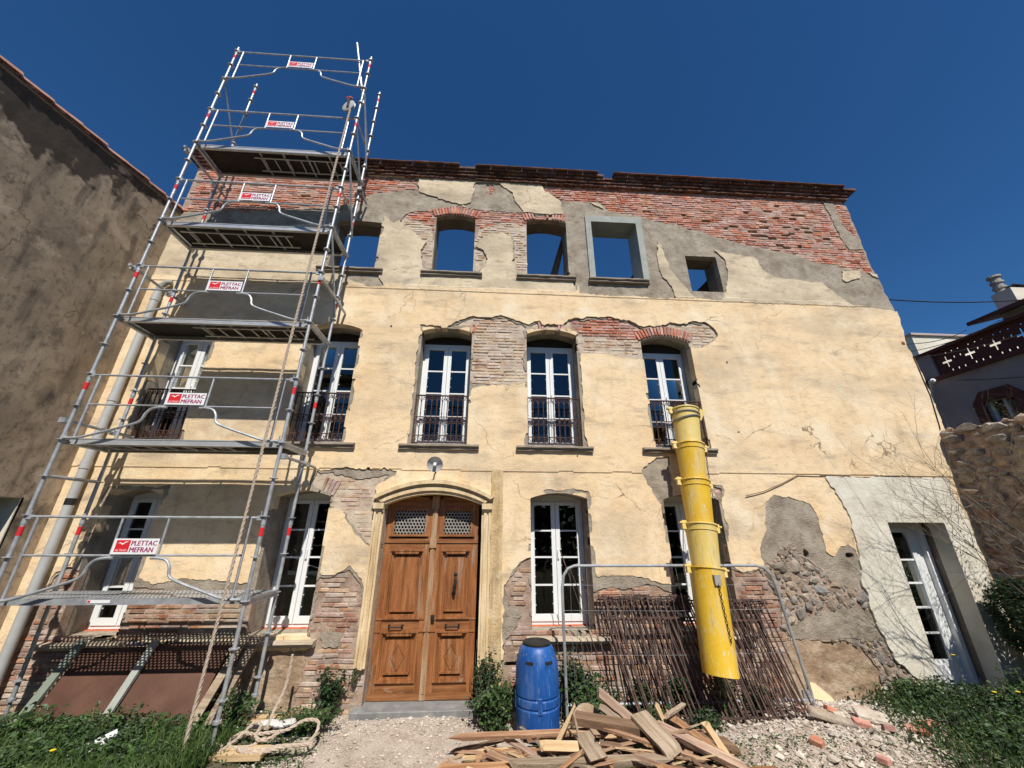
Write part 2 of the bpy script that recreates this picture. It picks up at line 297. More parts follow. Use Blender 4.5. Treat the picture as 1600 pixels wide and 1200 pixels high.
MT['plank_c'] = mat('fresh_split_wood', [(0.40, 0.26, 0.13), (0.54, 0.38, 0.21), (0.64, 0.49, 0.30)], 3, 0.8, 0.4, 40, stretch=(0.5, 6, 6), rand=0.12, coord='Object')
MT['plank_d'] = mat('dark_timber', [(0.13, 0.08, 0.05), (0.21, 0.13, 0.08), (0.30, 0.19, 0.12)], 3, 0.85, 0.5, 40, stretch=(0.5, 6, 6), rand=0.15, coord='Object')
MT['sheet'] = mat('brown_sheet', [(0.055, 0.025, 0.016), (0.095, 0.043, 0.027), (0.13, 0.065, 0.042)], 1.4, 0.6, 0.2, 50, spec=0.3, layers=[((0.30, 0.14, 0.06), 1.0, 0.56, 0.72, None, 0.5)])
MT['greenpost'] = mat('pale_green_timber', [(0.17, 0.20, 0.16), (0.24, 0.27, 0.22)], 4, 0.8)
MT['leaf'] = mat('weed_leaf', [(0.035, 0.080, 0.022), (0.065, 0.13, 0.037), (0.10, 0.17, 0.055)], 3, 0.55, rand=0.5, hue=0.35, spec=0.4)
MT['leaf_d'] = mat('ivy_leaf', [(0.018, 0.045, 0.016), (0.035, 0.075, 0.026), (0.05, 0.095, 0.035)], 3, 0.5, rand=0.5, hue=0.35, spec=0.4)
MT['leaf_y'] = mat('spring_leaf', [(0.13, 0.17, 0.03), (0.20, 0.23, 0.045)], 3, 0.6, rand=0.3)
MT['grass'] = mat('grass_blade', [(0.045, 0.095, 0.02), (0.085, 0.15, 0.035), (0.14, 0.19, 0.06)], 3, 0.6, rand=0.35, hue=0.2)
MT['stem'] = mat('plant_stem', [(0.10, 0.10, 0.045), (0.16, 0.14, 0.07)], 6, 0.8)
MT['twig'] = mat('bare_twig', [(0.13, 0.10, 0.075), (0.23, 0.18, 0.14)], 8, 0.85, rand=0.2)
MT['flower'] = mat('yellow_flower', [(0.75, 0.55, 0.02), (0.8, 0.62, 0.04)], 5, 0.6)
MT['gravel'] = mat('gravel_chip', [(0.36, 0.30, 0.24), (0.50, 0.43, 0.35), (0.60, 0.54, 0.46)], 8, 0.95, rand=0.3, hue=0.3)
MT['chunk'] = mat('mortar_chunk', [(0.42, 0.35, 0.27), (0.54, 0.47, 0.38), (0.62, 0.56, 0.47)], 6, 0.95, 0.6, 40, rand=0.2)
MT['stucco_chip'] = mat('stucco_chip', [(0.70, 0.54, 0.32), (0.78, 0.63, 0.40)], 4, 0.9, 0.4, 30)
MT['cloth'] = mat('dusty_white_cloth', [(0.56, 0.53, 0.50), (0.68, 0.66, 0.63)], 9, 0.9, 0.4, 40)
MT['copper'] = mat('brown_cable', [(0.20, 0.12, 0.06), (0.28, 0.17, 0.08)], 8, 0.7)
MT['hill'] = mat('wooded_hill', [(0.012, 0.022, 0.010), (0.022, 0.036, 0.016)], 0.05, 1.0)
def glass_mat(name, tint=(0.9, 0.95, 0.95)):
    m = bpy.data.materials.new(name); m.use_nodes = True
    t = m.node_tree; N = t.nodes; L = t.links
    out = N['Material Output']; N.remove(N['Principled BSDF'])
    tr = N.new('ShaderNodeBsdfTransparent'); tr.inputs[0].default_value = (0.55, 0.58, 0.58, 1)
    gl = N.new('ShaderNodeBsdfGlossy'); gl.inputs['Roughness'].default_value = 0.01; gl.inputs[0].default_value = (*tint, 1)
    fr = N.new('ShaderNodeFresnel'); fr.inputs['IOR'].default_value = 1.78
    mx = N.new('ShaderNodeMixShader'); L.new(fr.outputs[0], mx.inputs[0]); L.new(tr.outputs[0], mx.inputs[1]); L.new(gl.outputs[0], mx.inputs[2])
    L.new(mx.outputs[0], out.inputs['Surface'])
    return m
MT['glass'] = glass_mat('window_glass')
for k_ in ('leaf', 'leaf_d', 'leaf_y', 'grass'):          # thin leaves let some light through
    t_ = MT[k_].node_tree; N_ = t_.nodes; b_ = N_['Principled BSDF']; tr_ = N_.new('ShaderNodeBsdfTranslucent'); mx_ = N_.new('ShaderNodeMixShader'); mx_.inputs[0].default_value = 0.3
    src_ = b_.inputs['Base Color'].links[0].from_socket; t_.links.new(src_, tr_.inputs['Color'])
    t_.links.new(b_.outputs[0], mx_.inputs[1]); t_.links.new(tr_.outputs[0], mx_.inputs[2]); t_.links.new(mx_.outputs[0], N_['Material Output'].inputs['Surface'])

# ------------------------------------------------------------------ noise in numpy
_tab = np.random.default_rng(3).random((256, 256))
def vnoise(x, z, s=1.0, o=0):
    x = x * s + o * 17.3; z = z * s + o * 9.1
    xi = np.floor(x).astype(int); zi = np.floor(z).astype(int); fx = x - xi; fz = z - zi
    fx = fx * fx * (3 - 2 * fx); fz = fz * fz * (3 - 2 * fz)
    g = lambda a, b: _tab[a % 256, b % 256]
    return (g(xi, zi) * (1 - fx) * (1 - fz) + g(xi + 1, zi) * fx * (1 - fz) + g(xi, zi + 1) * (1 - fx) * fz + g(xi + 1, zi + 1) * fx * fz) * 2 - 1
def fbm(x, z, s=1.0, o=0, k=4):
    t = 0; a = 1.0
    for i in range(k): t = t + a * vnoise(x, z, s * 2 ** i, o + i); a *= 0.5
    return t / 1.9
def inside(px, pz, poly):
    P = np.asarray(poly, float); c = np.zeros(px.shape, bool); n = len(P)
    for i in range(n):
        x1, z1 = P[i]; x2, z2 = P[(i + 1) % n]
        if z1 == z2: continue
        k = ((z1 > pz) != (z2 > pz)) & (px < (x2 - x1) * (pz - z1) / (z2 - z1) + x1)
        c ^= k
    return c
ZONES = [
 (10, [(-7.39, 10.64), (9.96, 12.10), (9.00, 7.09), (5.30, 7.14), (2.17, 7.20), (0.11, 7.19), (-1.77, 7.18), (-3.34, 7.20), (-6.99, 7.19)]),
 (2, [(1.43, 10.14), (2.82, 9.54), (3.44, 9.46), (5.26, 9.10), (7.04, 8.63), (8.55, 8.15), (8.94, 7.88), (9.01, 7.02), (8.03, 7.12), (5.01, 7.15), (4.43, 7.14), (3.78, 7.11), (1.82, 7.15), (1.81, 7.47), (1.78, 8.15), (1.72, 8.51), (1.66, 9.17), (1.56, 9.66)]),
 (10, [(3.77, 8.73), (3.90, 8.36), (3.94, 7.92), (4.14, 7.53), (4.36, 7.14), (3.93, 7.12), (3.91, 7.48), (3.70, 7.73), (3.69, 8.17)]),
 (10, [(5.10, 8.54), (5.36, 8.42), (6.03, 8.35), (6.13, 8.03), (6.36, 7.83), (6.79, 7.74), (7.46, 7.71), (7.62, 7.49), (8.04, 7.08), (4.97, 7.11), (5.12, 7.42), (5.27, 7.90), (5.26, 8.25)]),
 (3, [(1.07, 10.35), (9.07, 10.35), (8.98, 7.99), (8.52, 8.08), (8.04, 8.20), (7.42, 8.30), (6.97, 8.53), (5.74, 8.75), (5.16, 8.98), (4.04, 9.26), (3.44, 9.44), (2.67, 9.53), (2.49, 9.80), (1.52, 9.82), (1.14, 10.10)]),
 (2, [(8.30, 10.23), (8.57, 10.22), (8.52, 9.92), (8.55, 9.51), (8.80, 9.08), (8.88, 8.77), (8.51, 8.71), (8.43, 9.06), (8.35, 9.70)]),
 (10, [(8.05, 8.09), (8.52, 8.08), (8.50, 7.93), (8.19, 7.81), (8.05, 7.75), (7.99, 7.84)]),
 (3, [(-7.13, 10.32), (-1.86, 10.28), (-1.82, 9.89), (-2.04, 9.83), (-2.61, 9.65), (-2.97, 9.62), (-3.15, 9.38), (-4.24, 9.15), (-6.65, 8.91), (-7.01, 8.79)]),
 (2, [(-7.01, 8.79), (-6.65, 8.91), (-4.24, 9.15), (-3.15, 9.38), (-2.94, 9.64), (-2.51, 9.42), (-2.51, 9.09), (-2.53, 8.81), (-2.61, 8.58), (-3.61, 8.74), (-6.72, 8.51)]),
 (2, [(-2.95, 9.70), (-2.05, 9.89), (-1.82, 9.89), (-1.62, 9.78), (-0.98, 9.56), (-0.80, 9.54), (-0.61, 9.59), (-0.55, 9.92), (-0.53, 10.23), (0.21, 10.26), (0.37, 9.98), (0.49, 9.62), (0.64, 9.34), (-0.37, 9.27), (-0.52, 9.36), (-0.75, 9.50), (-0.90, 9.41), (-1.11, 9.34), (-1.55, 9.27), (-1.98, 9.20), (-2.10, 9.04), (-2.27, 8.86), (-2.45, 9.00), (-2.57, 9.14), (-2.88, 9.16)]),
 (3, [(-0.25, 10.21), (-0.07, 10.22), (-0.05, 10.04), (-0.12, 9.87), (-0.24, 9.86)]),
 (10, [(-1.86, 10.28), (-0.56, 10.25), (-0.52, 9.92), (-0.61, 9.61), (-0.80, 9.52), (-0.98, 9.62), (-1.29, 9.74), (-1.62, 9.76), (-1.82, 9.87)]),
 (10, [(0.06, 10.27), (0.37, 10.26), (0.83, 10.21), (1.14, 10.10), (1.29, 9.95), (1.56, 9.62), (1.52, 9.41), (1.12, 9.37), (0.64, 9.34), (0.49, 9.62), (0.37, 9.98), (0.21, 10.12)]),
 (4, [(-2.11, 9.08), (-1.98, 9.22), (-1.55, 9.29), (-0.90, 9.49), (-0.53, 9.40), (-0.37, 9.33), (0.60, 9.37), (1.67, 9.35), (1.79, 9.14), (1.78, 8.15), (1.78, 7.67), (0.49, 7.62), (0.40, 7.91), (0.42, 8.35), (0.34, 8.62), (0.15, 8.75), (-0.14, 8.68), (-0.34, 8.48), (-0.42, 8.30), (-0.24, 8.22), (-0.16, 7.96), (-0.22, 7.79), (-0.32, 7.63), (-1.54, 7.63), (-1.59, 7.83), (-1.63, 8.14), (-1.54, 8.38), (-1.76, 8.53), (-1.92, 8.70), (-2.16, 8.93)]),
 (3, [(-2.11, 9.08), (-1.98, 9.22), (-1.55, 9.29), (-0.90, 9.49), (-0.53, 9.40), (0.60, 9.37), (1.67, 9.35), (1.74, 9.04), (0.74, 9.02), (0.22, 9.06), (-0.36, 8.83), (-0.46, 8.53), (-1.41, 8.47), (-1.48, 8.84), (-1.74, 8.95)]),
 (2, [(1.58, 9.46), (1.87, 9.18), (1.91, 8.52), (1.81, 7.47), (1.75, 7.18), (1.64, 7.71), (1.63, 8.51), (1.62, 9.07)]),
 (2, [(-3.12, 7.47), (-2.47, 7.50), (-2.34, 7.26), (-2.29, 7.14), (-2.62, 7.14), (-2.99, 7.26)]),
 (4, [(-1.03, 6.18), (-0.72, 6.36), (-0.41, 6.48), (0.12, 6.53), (0.38, 6.49), (0.75, 6.39), (0.94, 6.49), (1.04, 6.38), (1.44, 6.37), (1.58, 6.50), (1.99, 6.59), (2.40, 6.61), (2.80, 6.54), (3.13, 6.43), (3.47, 6.45), (3.69, 6.53), (3.97, 6.51), (4.26, 6.57), (4.46, 6.55), (4.65, 6.43), (4.69, 6.24), (4.53, 6.05), (4.21, 5.92), (4.05, 5.96), (2.96, 5.63), (2.45, 5.72), (1.93, 5.74), (1.71, 5.76), (1.74, 6.28), (0.69, 6.24), (0.68, 5.09), (0.39, 5.04), (-0.10, 5.00), (-0.43, 4.94), (-0.46, 6.24), (-0.65, 6.21)]),
 (3, [(1.57, 6.45), (1.99, 6.56), (2.53, 6.58), (2.86, 6.50), (3.12, 6.37), (3.02, 6.10), (2.48, 6.08), (1.76, 6.17), (1.64, 6.32)]),
 (2, [(2.71, 3.44), (2.85, 3.59), (3.26, 3.71), (3.25, 3.17), (3.16, 2.74), (3.04, 2.84), (2.83, 3.17)]),
 (3, [(3.94, 3.21), (4.15, 3.18), (4.20, 3.01), (4.01, 2.85)]),
 (4, [(-2.94, 3.38), (-2.67, 3.40), (-2.25, 3.41), (-1.81, 3.38), (-1.57, 3.37), (-1.69, 3.25), (-1.91, 3.14), (-1.87, 2.81), (-1.70, 2.76), (-1.63, 2.22), (-1.80, 2.16), (-1.97, 2.22), (-2.22, 2.46), (-2.40, 2.71), (-2.62, 2.78), (-2.69, 3.01), (-2.93, 3.07), (-3.05, 3.16)]),
 (2, [(-2.67, 3.40), (-1.81, 3.41), (-1.54, 3.38), (-1.80, 3.29), (-2.22, 3.24), (-2.60, 3.30)]),
 (5, [(-2.62, 1.83), (-2.39, 1.78), (-2.21, 1.89), (-2.17, 1.95), (-2.08, 1.86), (-1.93, 1.72), (-1.77, 1.00), (-1.59, -0.05), (-2.84, -0.03), (-2.90, 0.62), (-2.54, 0.85), (-2.62, 1.01), (-2.61, 1.42)]),
 (7, [(-3.33, 0.77), (-2.67, 0.79), (-2.60, 0.66), (-2.60, 0.47), (-2.75, -0.03), (-3.68, -0.01)]),
 (2, [(-2.35, 1.05), (-2.12, 1.05), (-2.13, 0.86), (-2.36, 0.83), (-2.43, 0.97)]),
 (5, [(-5.41, 1.67), (-4.98, 1.64), (-4.63, 1.67), (-4.41, 1.55), (-3.46, 1.47), (-3.43, 0.98), (-5.28, 0.96)]),
 (2, [(-5.36, 1.79), (-5.00, 1.67), (-4.56, 1.75), (-4.09, 1.72), (-3.49, 1.67), (-3.44, 1.44), (-3.94, 1.38), (-4.40, 1.52), (-4.83, 1.59), (-5.30, 1.62)]),
 (5, [(-6.46, 1.82), (-6.31, 1.91), (-5.87, 1.82), (-5.67, 1.08), (-5.90, 0.03), (-6.85, 0.05)]),
 (5, [(-6.62, 0.91), (-5.19, 0.96), (-3.44, 0.86), (-3.60, -0.01), (-7.17, 0.06)]),
 (5, [(0.25, 1.54), (0.40, 1.85), (0.52, 1.94), (0.73, 2.04), (0.71, 0.98), (0.55, 0.82), (0.41, -0.09), (0.21, -0.09), (0.26, 0.90)]),
 (2, [(0.25, 1.34), (0.45, 1.33), (0.55, 1.21), (0.43, 1.02), (0.28, 0.86)]),
 (2, [(1.65, 1.71), (1.84, 1.71), (2.27, 1.78), (2.48, 1.75), (2.88, 1.62), (3.09, 1.60), (3.09, 1.41), (1.63, 1.42)]),
 (5, [(1.64, 1.52), (1.88, 1.56), (2.30, 1.59), (2.57, 1.66), (2.87, 1.55), (3.10, 1.50), (3.11, 0.95), (2.98, -0.14), (0.32, -0.09), (0.40, 0.74), (0.55, 0.90), (0.71, 0.98), (1.68, 0.97)]),
 (5, [(4.02, 1.92), (4.21, 1.82), (4.64, 1.89), (4.75, 1.56), (4.79, 0.94), (4.83, 0.69), (4.74, -0.18), (2.90, -0.14), (3.07, 0.87), (3.87, 0.99)]),
 (2, [(4.84, 2.70), (4.95, 2.96), (5.12, 3.05), (5.43, 2.99), (5.56, 2.94), (5.71, 2.91), (5.80, 2.70), (5.79, 2.36), (5.78, 2.15), (5.85, 2.08), (5.97, 2.08), (6.04, 2.18), (6.19, 2.22), (6.31, 2.13), (6.34, 1.99), (6.22, 1.60), (6.28, 1.49), (6.02, 1.56), (5.72, 1.68), (5.55, 1.82), (5.46, 1.97), (5.29, 2.10), (5.20, 2.17), (4.99, 2.17), (4.80, 1.97), (4.64, 1.84), (4.62, 2.04), (4.65, 2.23), (4.79, 2.44)]),
 (6, [(4.55, 1.86), (4.80, 1.97), (4.99, 2.17), (5.20, 2.17), (5.46, 1.97), (5.72, 1.68), (6.02, 1.56), (6.28, 1.49), (6.28, 1.01), (6.36, 0.84), (6.58, 0.33), (6.69, 0.09), (6.57, -0.06), (4.67, -0.03), (4.82, 0.84), (4.71, 1.02), (4.73, 1.47)]),
 (2, [(4.76, 1.01), (5.17, 1.15), (5.58, 1.24), (6.15, 1.30), (6.28, 1.19), (6.36, 0.84), (5.97, 0.81), (5.67, 0.86), (4.82, 0.84)]),
 (7, [(4.73, 0.82), (5.66, 0.83), (5.89, 0.74), (6.03, 0.55), (6.12, 0.42), (6.01, -0.05), (4.56, -0.06)]),
 (1, [(6.16, 3.39), (8.55, 3.38), (8.59, 1.45), (8.35, -0.25), (6.81, -0.22), (6.74, 0.21), (6.42, 0.58), (6.36, 0.84), (6.28, 1.01), (6.28, 1.49), (6.22, 1.60), (6.34, 1.99), (6.37, 2.34), (6.38, 2.76), (6.28, 3.09)]),
]
POCKETS = [(7.05, 10.01, 0.102, 0.048), (6.66, 9.84, 0.101, 0.043), (6.12, 9.78, 0.067, 0.042), (6.93, 9.63, 0.101, 0.062), (6.63, 9.49, 0.149, 0.062), (7.47, 9.79, 0.085, 0.053), (7.61, 9.76, 0.085, 0.042), (7.38, 9.64, 0.067, 0.063), (5.46, 9.23, 0.096, 0.050), (5.68, 9.29, 0.081, 0.050), (6.58, 9.28, 0.099, 0.060), (7.33, 9.29, 0.099, 0.061), (7.51, 9.36, 0.116, 0.051), (7.19, 9.16, 0.099, 0.050), (7.10, 9.34, 0.066, 0.040), (7.60, 9.23, 0.083, 0.040), (6.20, 9.18, 0.114, 0.050), (6.28, 9.03, 0.113, 0.040), (6.55, 9.02, 0.097, 0.040), (6.96, 9.07, 0.066, 0.040), (6.75, 8.94, 0.081, 0.059), (6.70, 8.78, 0.065, 0.043), (7.01, 8.69, 0.097, 0.048), (7.27, 8.76, 0.048, 0.043), (7.95, 8.99, 0.099, 0.050), (5.08, 9.45, 0.080, 0.051), (4.52, 9.53, 0.080, 0.041), (3.58, 9.59, 0.064, 0.041), (-4.45, 9.54, 0.070, 0.048), (-6.56, 9.52, 0.041, 0.038), (6.19, 2.06, 0.081, 0.040), (5.42, 2.08, 0.057, 0.069), (-2.03, 6.21, 0.032, 0.036), (0.31, 0.60, 0.042, 0.031), (-2.08, 3.41, 0.032, 0.032), (4.77, 5.63, 0.027, 0.029), (4.68, 4.18, 0.025, 0.025), (1.57, 3.68, 0.023, 0.023), (8.81, 6.20, 0.045, 0.047)]
# ================================================================== the derelict house
house = thing('derelict_house', (1.0, 0.3, 0.0), 'roofless three-storey house with peeling yellow stucco and exposed brick', 'house')
XL, XR, ZT, DX = -6.93, 9.02, 10.32, 0.02
GF, F1 = 0.50, 0.40
# openings: x0, x1, bottom, spring, rise, depth of the frame, kind
OPEN = {
 'g1': (-6.15, -5.30, 0.98, 2.95, 0.09, GF, 'window'), 'g2': (-3.52, -2.63, 0.98, 2.95, 0.09, GF, 'window'),
 'g4': (0.71, 1.70, 0.98, 2.95, 0.09, GF, 'window'), 'g5': (3.05, 4.05, 0.98, 2.95, 0.09, GF, 'window'),
 'door': (-1.72, -0.11, 0.02, 2.83, 0.17, 0.22, 'door'), 'e': (7.05, 8.12, 0.02, 2.59, 0.0, 0.42, 'glazed'),
 'f1': (-6.20, -5.33, 3.84, 6.10, 0.10, F1, 'window'), 'f2': (-3.58, -2.61, 3.84, 6.13, 0.10, F1, 'window'),
 'f3': (-1.41, -0.42, 3.84, 6.13, 0.09, F1, 'window'), 'f4': (0.68, 1.69, 3.84, 6.14, 0.11, F1, 'window'),
 'f5': (3.04, 4.06, 3.84, 6.08, 0.13, F1, 'window'),
 't2': (-3.52, -2.55, 7.60, 8.86, 0.03, 0.5, 'void'), 't3': (-1.36, -0.47, 7.60, 9.13, 0.09, 0.5, 'void'),
 't4': (0.71, 1.63, 7.60, 9.13, 0.09, 0.5, 'void'), 't5': (2.22, 3.29, 7.55, 9.18, 0.0, 0.5, 'void'),
 't6': (4.36, 5.09, 7.36, 8.33, 0.0, 0.5, 'void'),
}
def outline(x0, x1, z0, zs, rise, n=14):
    P = [(x0, z0), (x1, z0)]
    if rise < 0.005: return P + [(x1, zs), (x0, zs)]
    for i in range(n + 1):
        t = i / n; P.append((x1 + (x0 - x1) * t, zs + rise * (1 - (2 * t - 1) ** 2)))
    return P
OUT = {k: outline(*v[:5]) for k, v in OPEN.items()}

def zone_map():
    nx = int(round((XR - XL) / DX)); nz = int(round((ZT + 0.1) / DX))
    gx = XL + np.arange(nx + 1) * DX; gz = -0.1 + np.arange(nz + 1) * DX
    cx, cz = np.meshgrid((gx[:-1] + gx[1:]) / 2, (gz[:-1] + gz[1:]) / 2)
    wx = cx + 0.045 * fbm(cx, cz, 3.0, 1) + 0.02 * vnoise(cx, cz, 17, 5); wz = cz + 0.045 * fbm(cx, cz, 3.0, 8) + 0.02 * vnoise(cx, cz, 17, 9)
    zone = np.zeros(cx.shape, np.int8)
    for zid, poly in ZONES:
        P = np.asarray(poly); b = (P[:, 0].min() - .1, P[:, 0].max() + .1, P[:, 1].min() - .1, P[:, 1].max() + .1)
        i0, i1 = np.searchsorted(gx, b[:2]); j0, j1 = np.searchsorted(gz, b[2:]); i0 = max(0, i0 - 1); j0 = max(0, j0 - 1)
        sl = np.s_[j0:j1, i0:i1]
        if zone[sl].size == 0: continue
        s = zone[sl]; s[inside(wx[sl], wz[sl], poly)] = zid
    # small chips knocked out of the stucco and the chipped arrises of the openings
    ch = fbm(cx, cz, 2.3, 21)
    for k, (x0, x1, z0, zs, ri, dp, kd) in OPEN.items():
        if k in ('door', 'e', 't5'): continue
        d = np.maximum(np.maximum(x0 - cx, cx - x1), cz - zs - ri)
        m = (d > 0) & (d < 0.04 + 0.05 * np.maximum(0, ch) + 0.03 * vnoise(cx, cz, 9, 3)) & (cz > z0 - 0.02) & (ch > -0.05) & np.isin(zone, (0, 10))
        zone[m] = 2
    # crumbled rim: the undercoat shows in a ragged strip below the broken stucco
    st = np.isin(zone, (0, 10)); rim = fbm(cx, cz, 4.5, 25, 3); grow_ = st.copy()
    for it in range(4):
        g2 = grow_.copy(); g2[1:] |= grow_[:-1]; g2[:-1] |= grow_[1:]; g2[:, 1:] |= grow_[:, :-1]; g2[:, :-1] |= grow_[:, 1:]
        grow_ = g2 & (st | (rim > -.25 + .28 * it) | grow_)
    zone[grow_ & np.isin(zone, (3, 4, 5))] = 2
    # concrete surround
    m = (cx > 2.10) & (cx < 3.44) & (cz > 7.5) & (cz < 9.37); zone[m] = 8
    # band around the brick arch: nothing
    m = (cx > 8.93 + 0.05 * vnoise(cx, cz, 1.3, 31) + 0.03 * vnoise(cx, cz, 7, 33)) ; zone[m] = -1
    for (x, z, a, b) in POCKETS:
        if zone[int((z + .1) / DX), int((x - XL) / DX)] in (3, 4, 5): continue
        m = ((cx - x) / a) ** 2 + ((cz - z) / max(b, 0.022)) ** 2 < 1.0 + 0.5 * vnoise(cx, cz, 12, 4); zone[m] = 9
    for k in OPEN: zone[inside(cx, cz, OUT[k])] = -1
    return gx, gz, cx, cz, zone
gx, gz, cx, cz, ZN = zone_map()
def zone_at(x, z):
    i = int((x - XL) / DX); j = int((z + 0.1) / DX)
    if i < 0 or j < 0 or i >= ZN.shape[1] or j >= ZN.shape[0]: return -1
    return int(ZN[j, i])

SEG = []
for k, P in OUT.items():
    for i in range(len(P)): SEG.append((*P[i], *P[(i + 1) % len(P)]))
SEG = np.array(SEG)
def snap(V2):
    """pull points lying within a cell of an opening's outline onto it"""
    A = SEG[:, :2][None]; D = (SEG[:, 2:] - SEG[:, :2])[None]
    out = V2.copy()
    for s in range(0, len(V2), 2000):
        p = V2[s:s + 2000][:, None, :]
        t = np.clip(((p - A) * D).sum(-1) / (D * D).sum(-1), 0, 1)
        q = A + t[..., None] * D; d = np.linalg.norm(p - q, axis=-1); i = d.argmin(1)
        r_ = np.arange(len(i)); ok = d[r_, i] < 0.024
        o = out[s:s + 2000]; o[ok] = q[r_, i][ok]
    return out
LEVEL = {0: 0.0, 10: 0.0, 1: -0.008, 2: 0.024, 3: 0.043, 4: 0.040, 5: 0.041, 6: 0.030, 7: 0.036, 8: -0.016, 9: 0.15}
ROUGH = {0: (0.004, 7), 10: (0.005, 8), 1: (0.005, 5), 2: (0.007, 11), 3: (0.006, 16), 4: (0.006, 16), 5: (0.008, 12), 6: (0.02, 9), 7: (0.03, 5), 8: (0.002, 6), 9: (0.01, 10)}
def patches(M):
    """label connected patches of a mask by sweeping minima"""
    L_ = np.where(M, np.arange(M.size).reshape(M.shape), -1)
    while True:
        O_ = L_.copy()
        for ax_ in (0, 1):
            for rev in (False, True):
                A_ = np.flip(L_, ax_) if rev else L_; T_ = A_ if ax_ else A_.T
                B_ = T_.copy()
                for j in range(1, B_.shape[1]):
                    k_ = (B_[:, j] >= 0) & (B_[:, j - 1] >= 0); B_[k_, j] = np.minimum(B_[k_, j], B_[k_, j - 1])
                A_ = B_ if ax_ else B_.T; L_ = np.flip(A_, ax_) if rev else A_
        L_ = np.ascontiguousarray(L_)
        if (L_ == O_).all(): break
    u_, c_ = np.unique(L_[L_ >= 0], return_counts=True); o_ = np.argsort(-c_)
    big = [u_[i] for i in o_ if c_[i] > 40]; out = [L_ == b for b in big]
    rest = M.copy()
    for q in out: rest &= ~q
    return out, rest
def zone_surface(name, ids, material, back=0.17):
    o = None
    big, rest = patches(np.isin(ZN, ids))
    for Mk in big: o = patch_surface(name, ids, material, Mk, back) or o
    q = patch_surface(name + '_chips', ids, material, rest, back)
    if q: q['kind'] = 'stuff'
    return o
def patch_surface(name, ids, material, M, back):
    nz, nx = M.shape
    if not M.any(): return None
    jj, ii = np.nonzero(M); w = nx + 1
    q = np.stack([jj * w + ii, jj * w + ii + 1, (jj + 1) * w + ii + 1, (jj + 1) * w + ii], 1)
    E = []
    Mp = np.pad(M, 1)
    for dj, di, a, b in ((-1, 0, (0, 0), (0, 1)), (1, 0, (1, 1), (1, 0)), (0, -1, (1, 0), (0, 0)), (0, 1, (0, 1), (1, 1))):
        m = M & ~Mp[1 + dj:nz + 1 + dj, 1 + di:nx + 1 + di]
        j, i = np.nonzero(m)
        E.append(np.stack([(j + a[0]) * w + i + a[1], (j + b[0]) * w + i + b[1]], 1))
    E = np.concatenate(E)
    used, inv = np.unique(q, return_inverse=True); q = inv.reshape(q.shape)
    lut = np.full((nz + 1) * w, -1); lut[used] = np.arange(len(used)); E = lut[E]
    X = gx[used % w].copy(); Z = gz[used // w].copy()
    for it in range(2):
        sx = np.zeros(len(X)); sz = np.zeros(len(X)); c = np.zeros(len(X))
        for a, b in ((0, 1), (1, 0)):
            np.add.at(sx, E[:, a], X[E[:, b]]); np.add.at(sz, E[:, a], Z[E[:, b]]); np.add.at(c, E[:, a], 1)
        k = c > 0; X[k] = 0.5 * X[k] + 0.5 * sx[k] / c[k]; Z[k] = 0.5 * Z[k] + 0.5 * sz[k] / c[k]
    bv = np.unique(E); s2 = snap(np.stack([X[bv], Z[bv]], 1)); X[bv] = s2[:, 0]; Z[bv] = s2[:, 1]
    amp, fr = ROUGH[ids[0]]
    Y = LEVEL[ids[0]] + 0.010 * fbm(X, Z, 0.7, 40, 3) + amp * fbm(X, Z, fr, 50, 3)
    if ids[0] in (0, 10):
        Y = Y + np.where(Z < 3.395 + 0.01 * vnoise(X, Z, 2.0, 61), 0.014, 0.0)
        Y = Y - 0.012 * ((Z > 7.08) & (Z < 7.2 + 0.012 * vnoise(X, Z, 2, 62)))
    V = np.stack([X, Y, Z], 1); n0 = len(V)
    # the broken edge goes back to the masonry
    lb = np.full(n0, -1); lb[bv] = n0 + np.arange(len(bv))
    VB = V[bv].copy(); VB[:, 1] = back
    sk = np.stack([E[:, 1], E[:, 0], lb[E[:, 0]], lb[E[:, 1]]], 1)
    me = np_mesh(name, np.concatenate([V, VB]), np.concatenate([q, sk]), material, smooth=False)
    o = bpy.data.objects.new(name, me)
    return put(o, house)
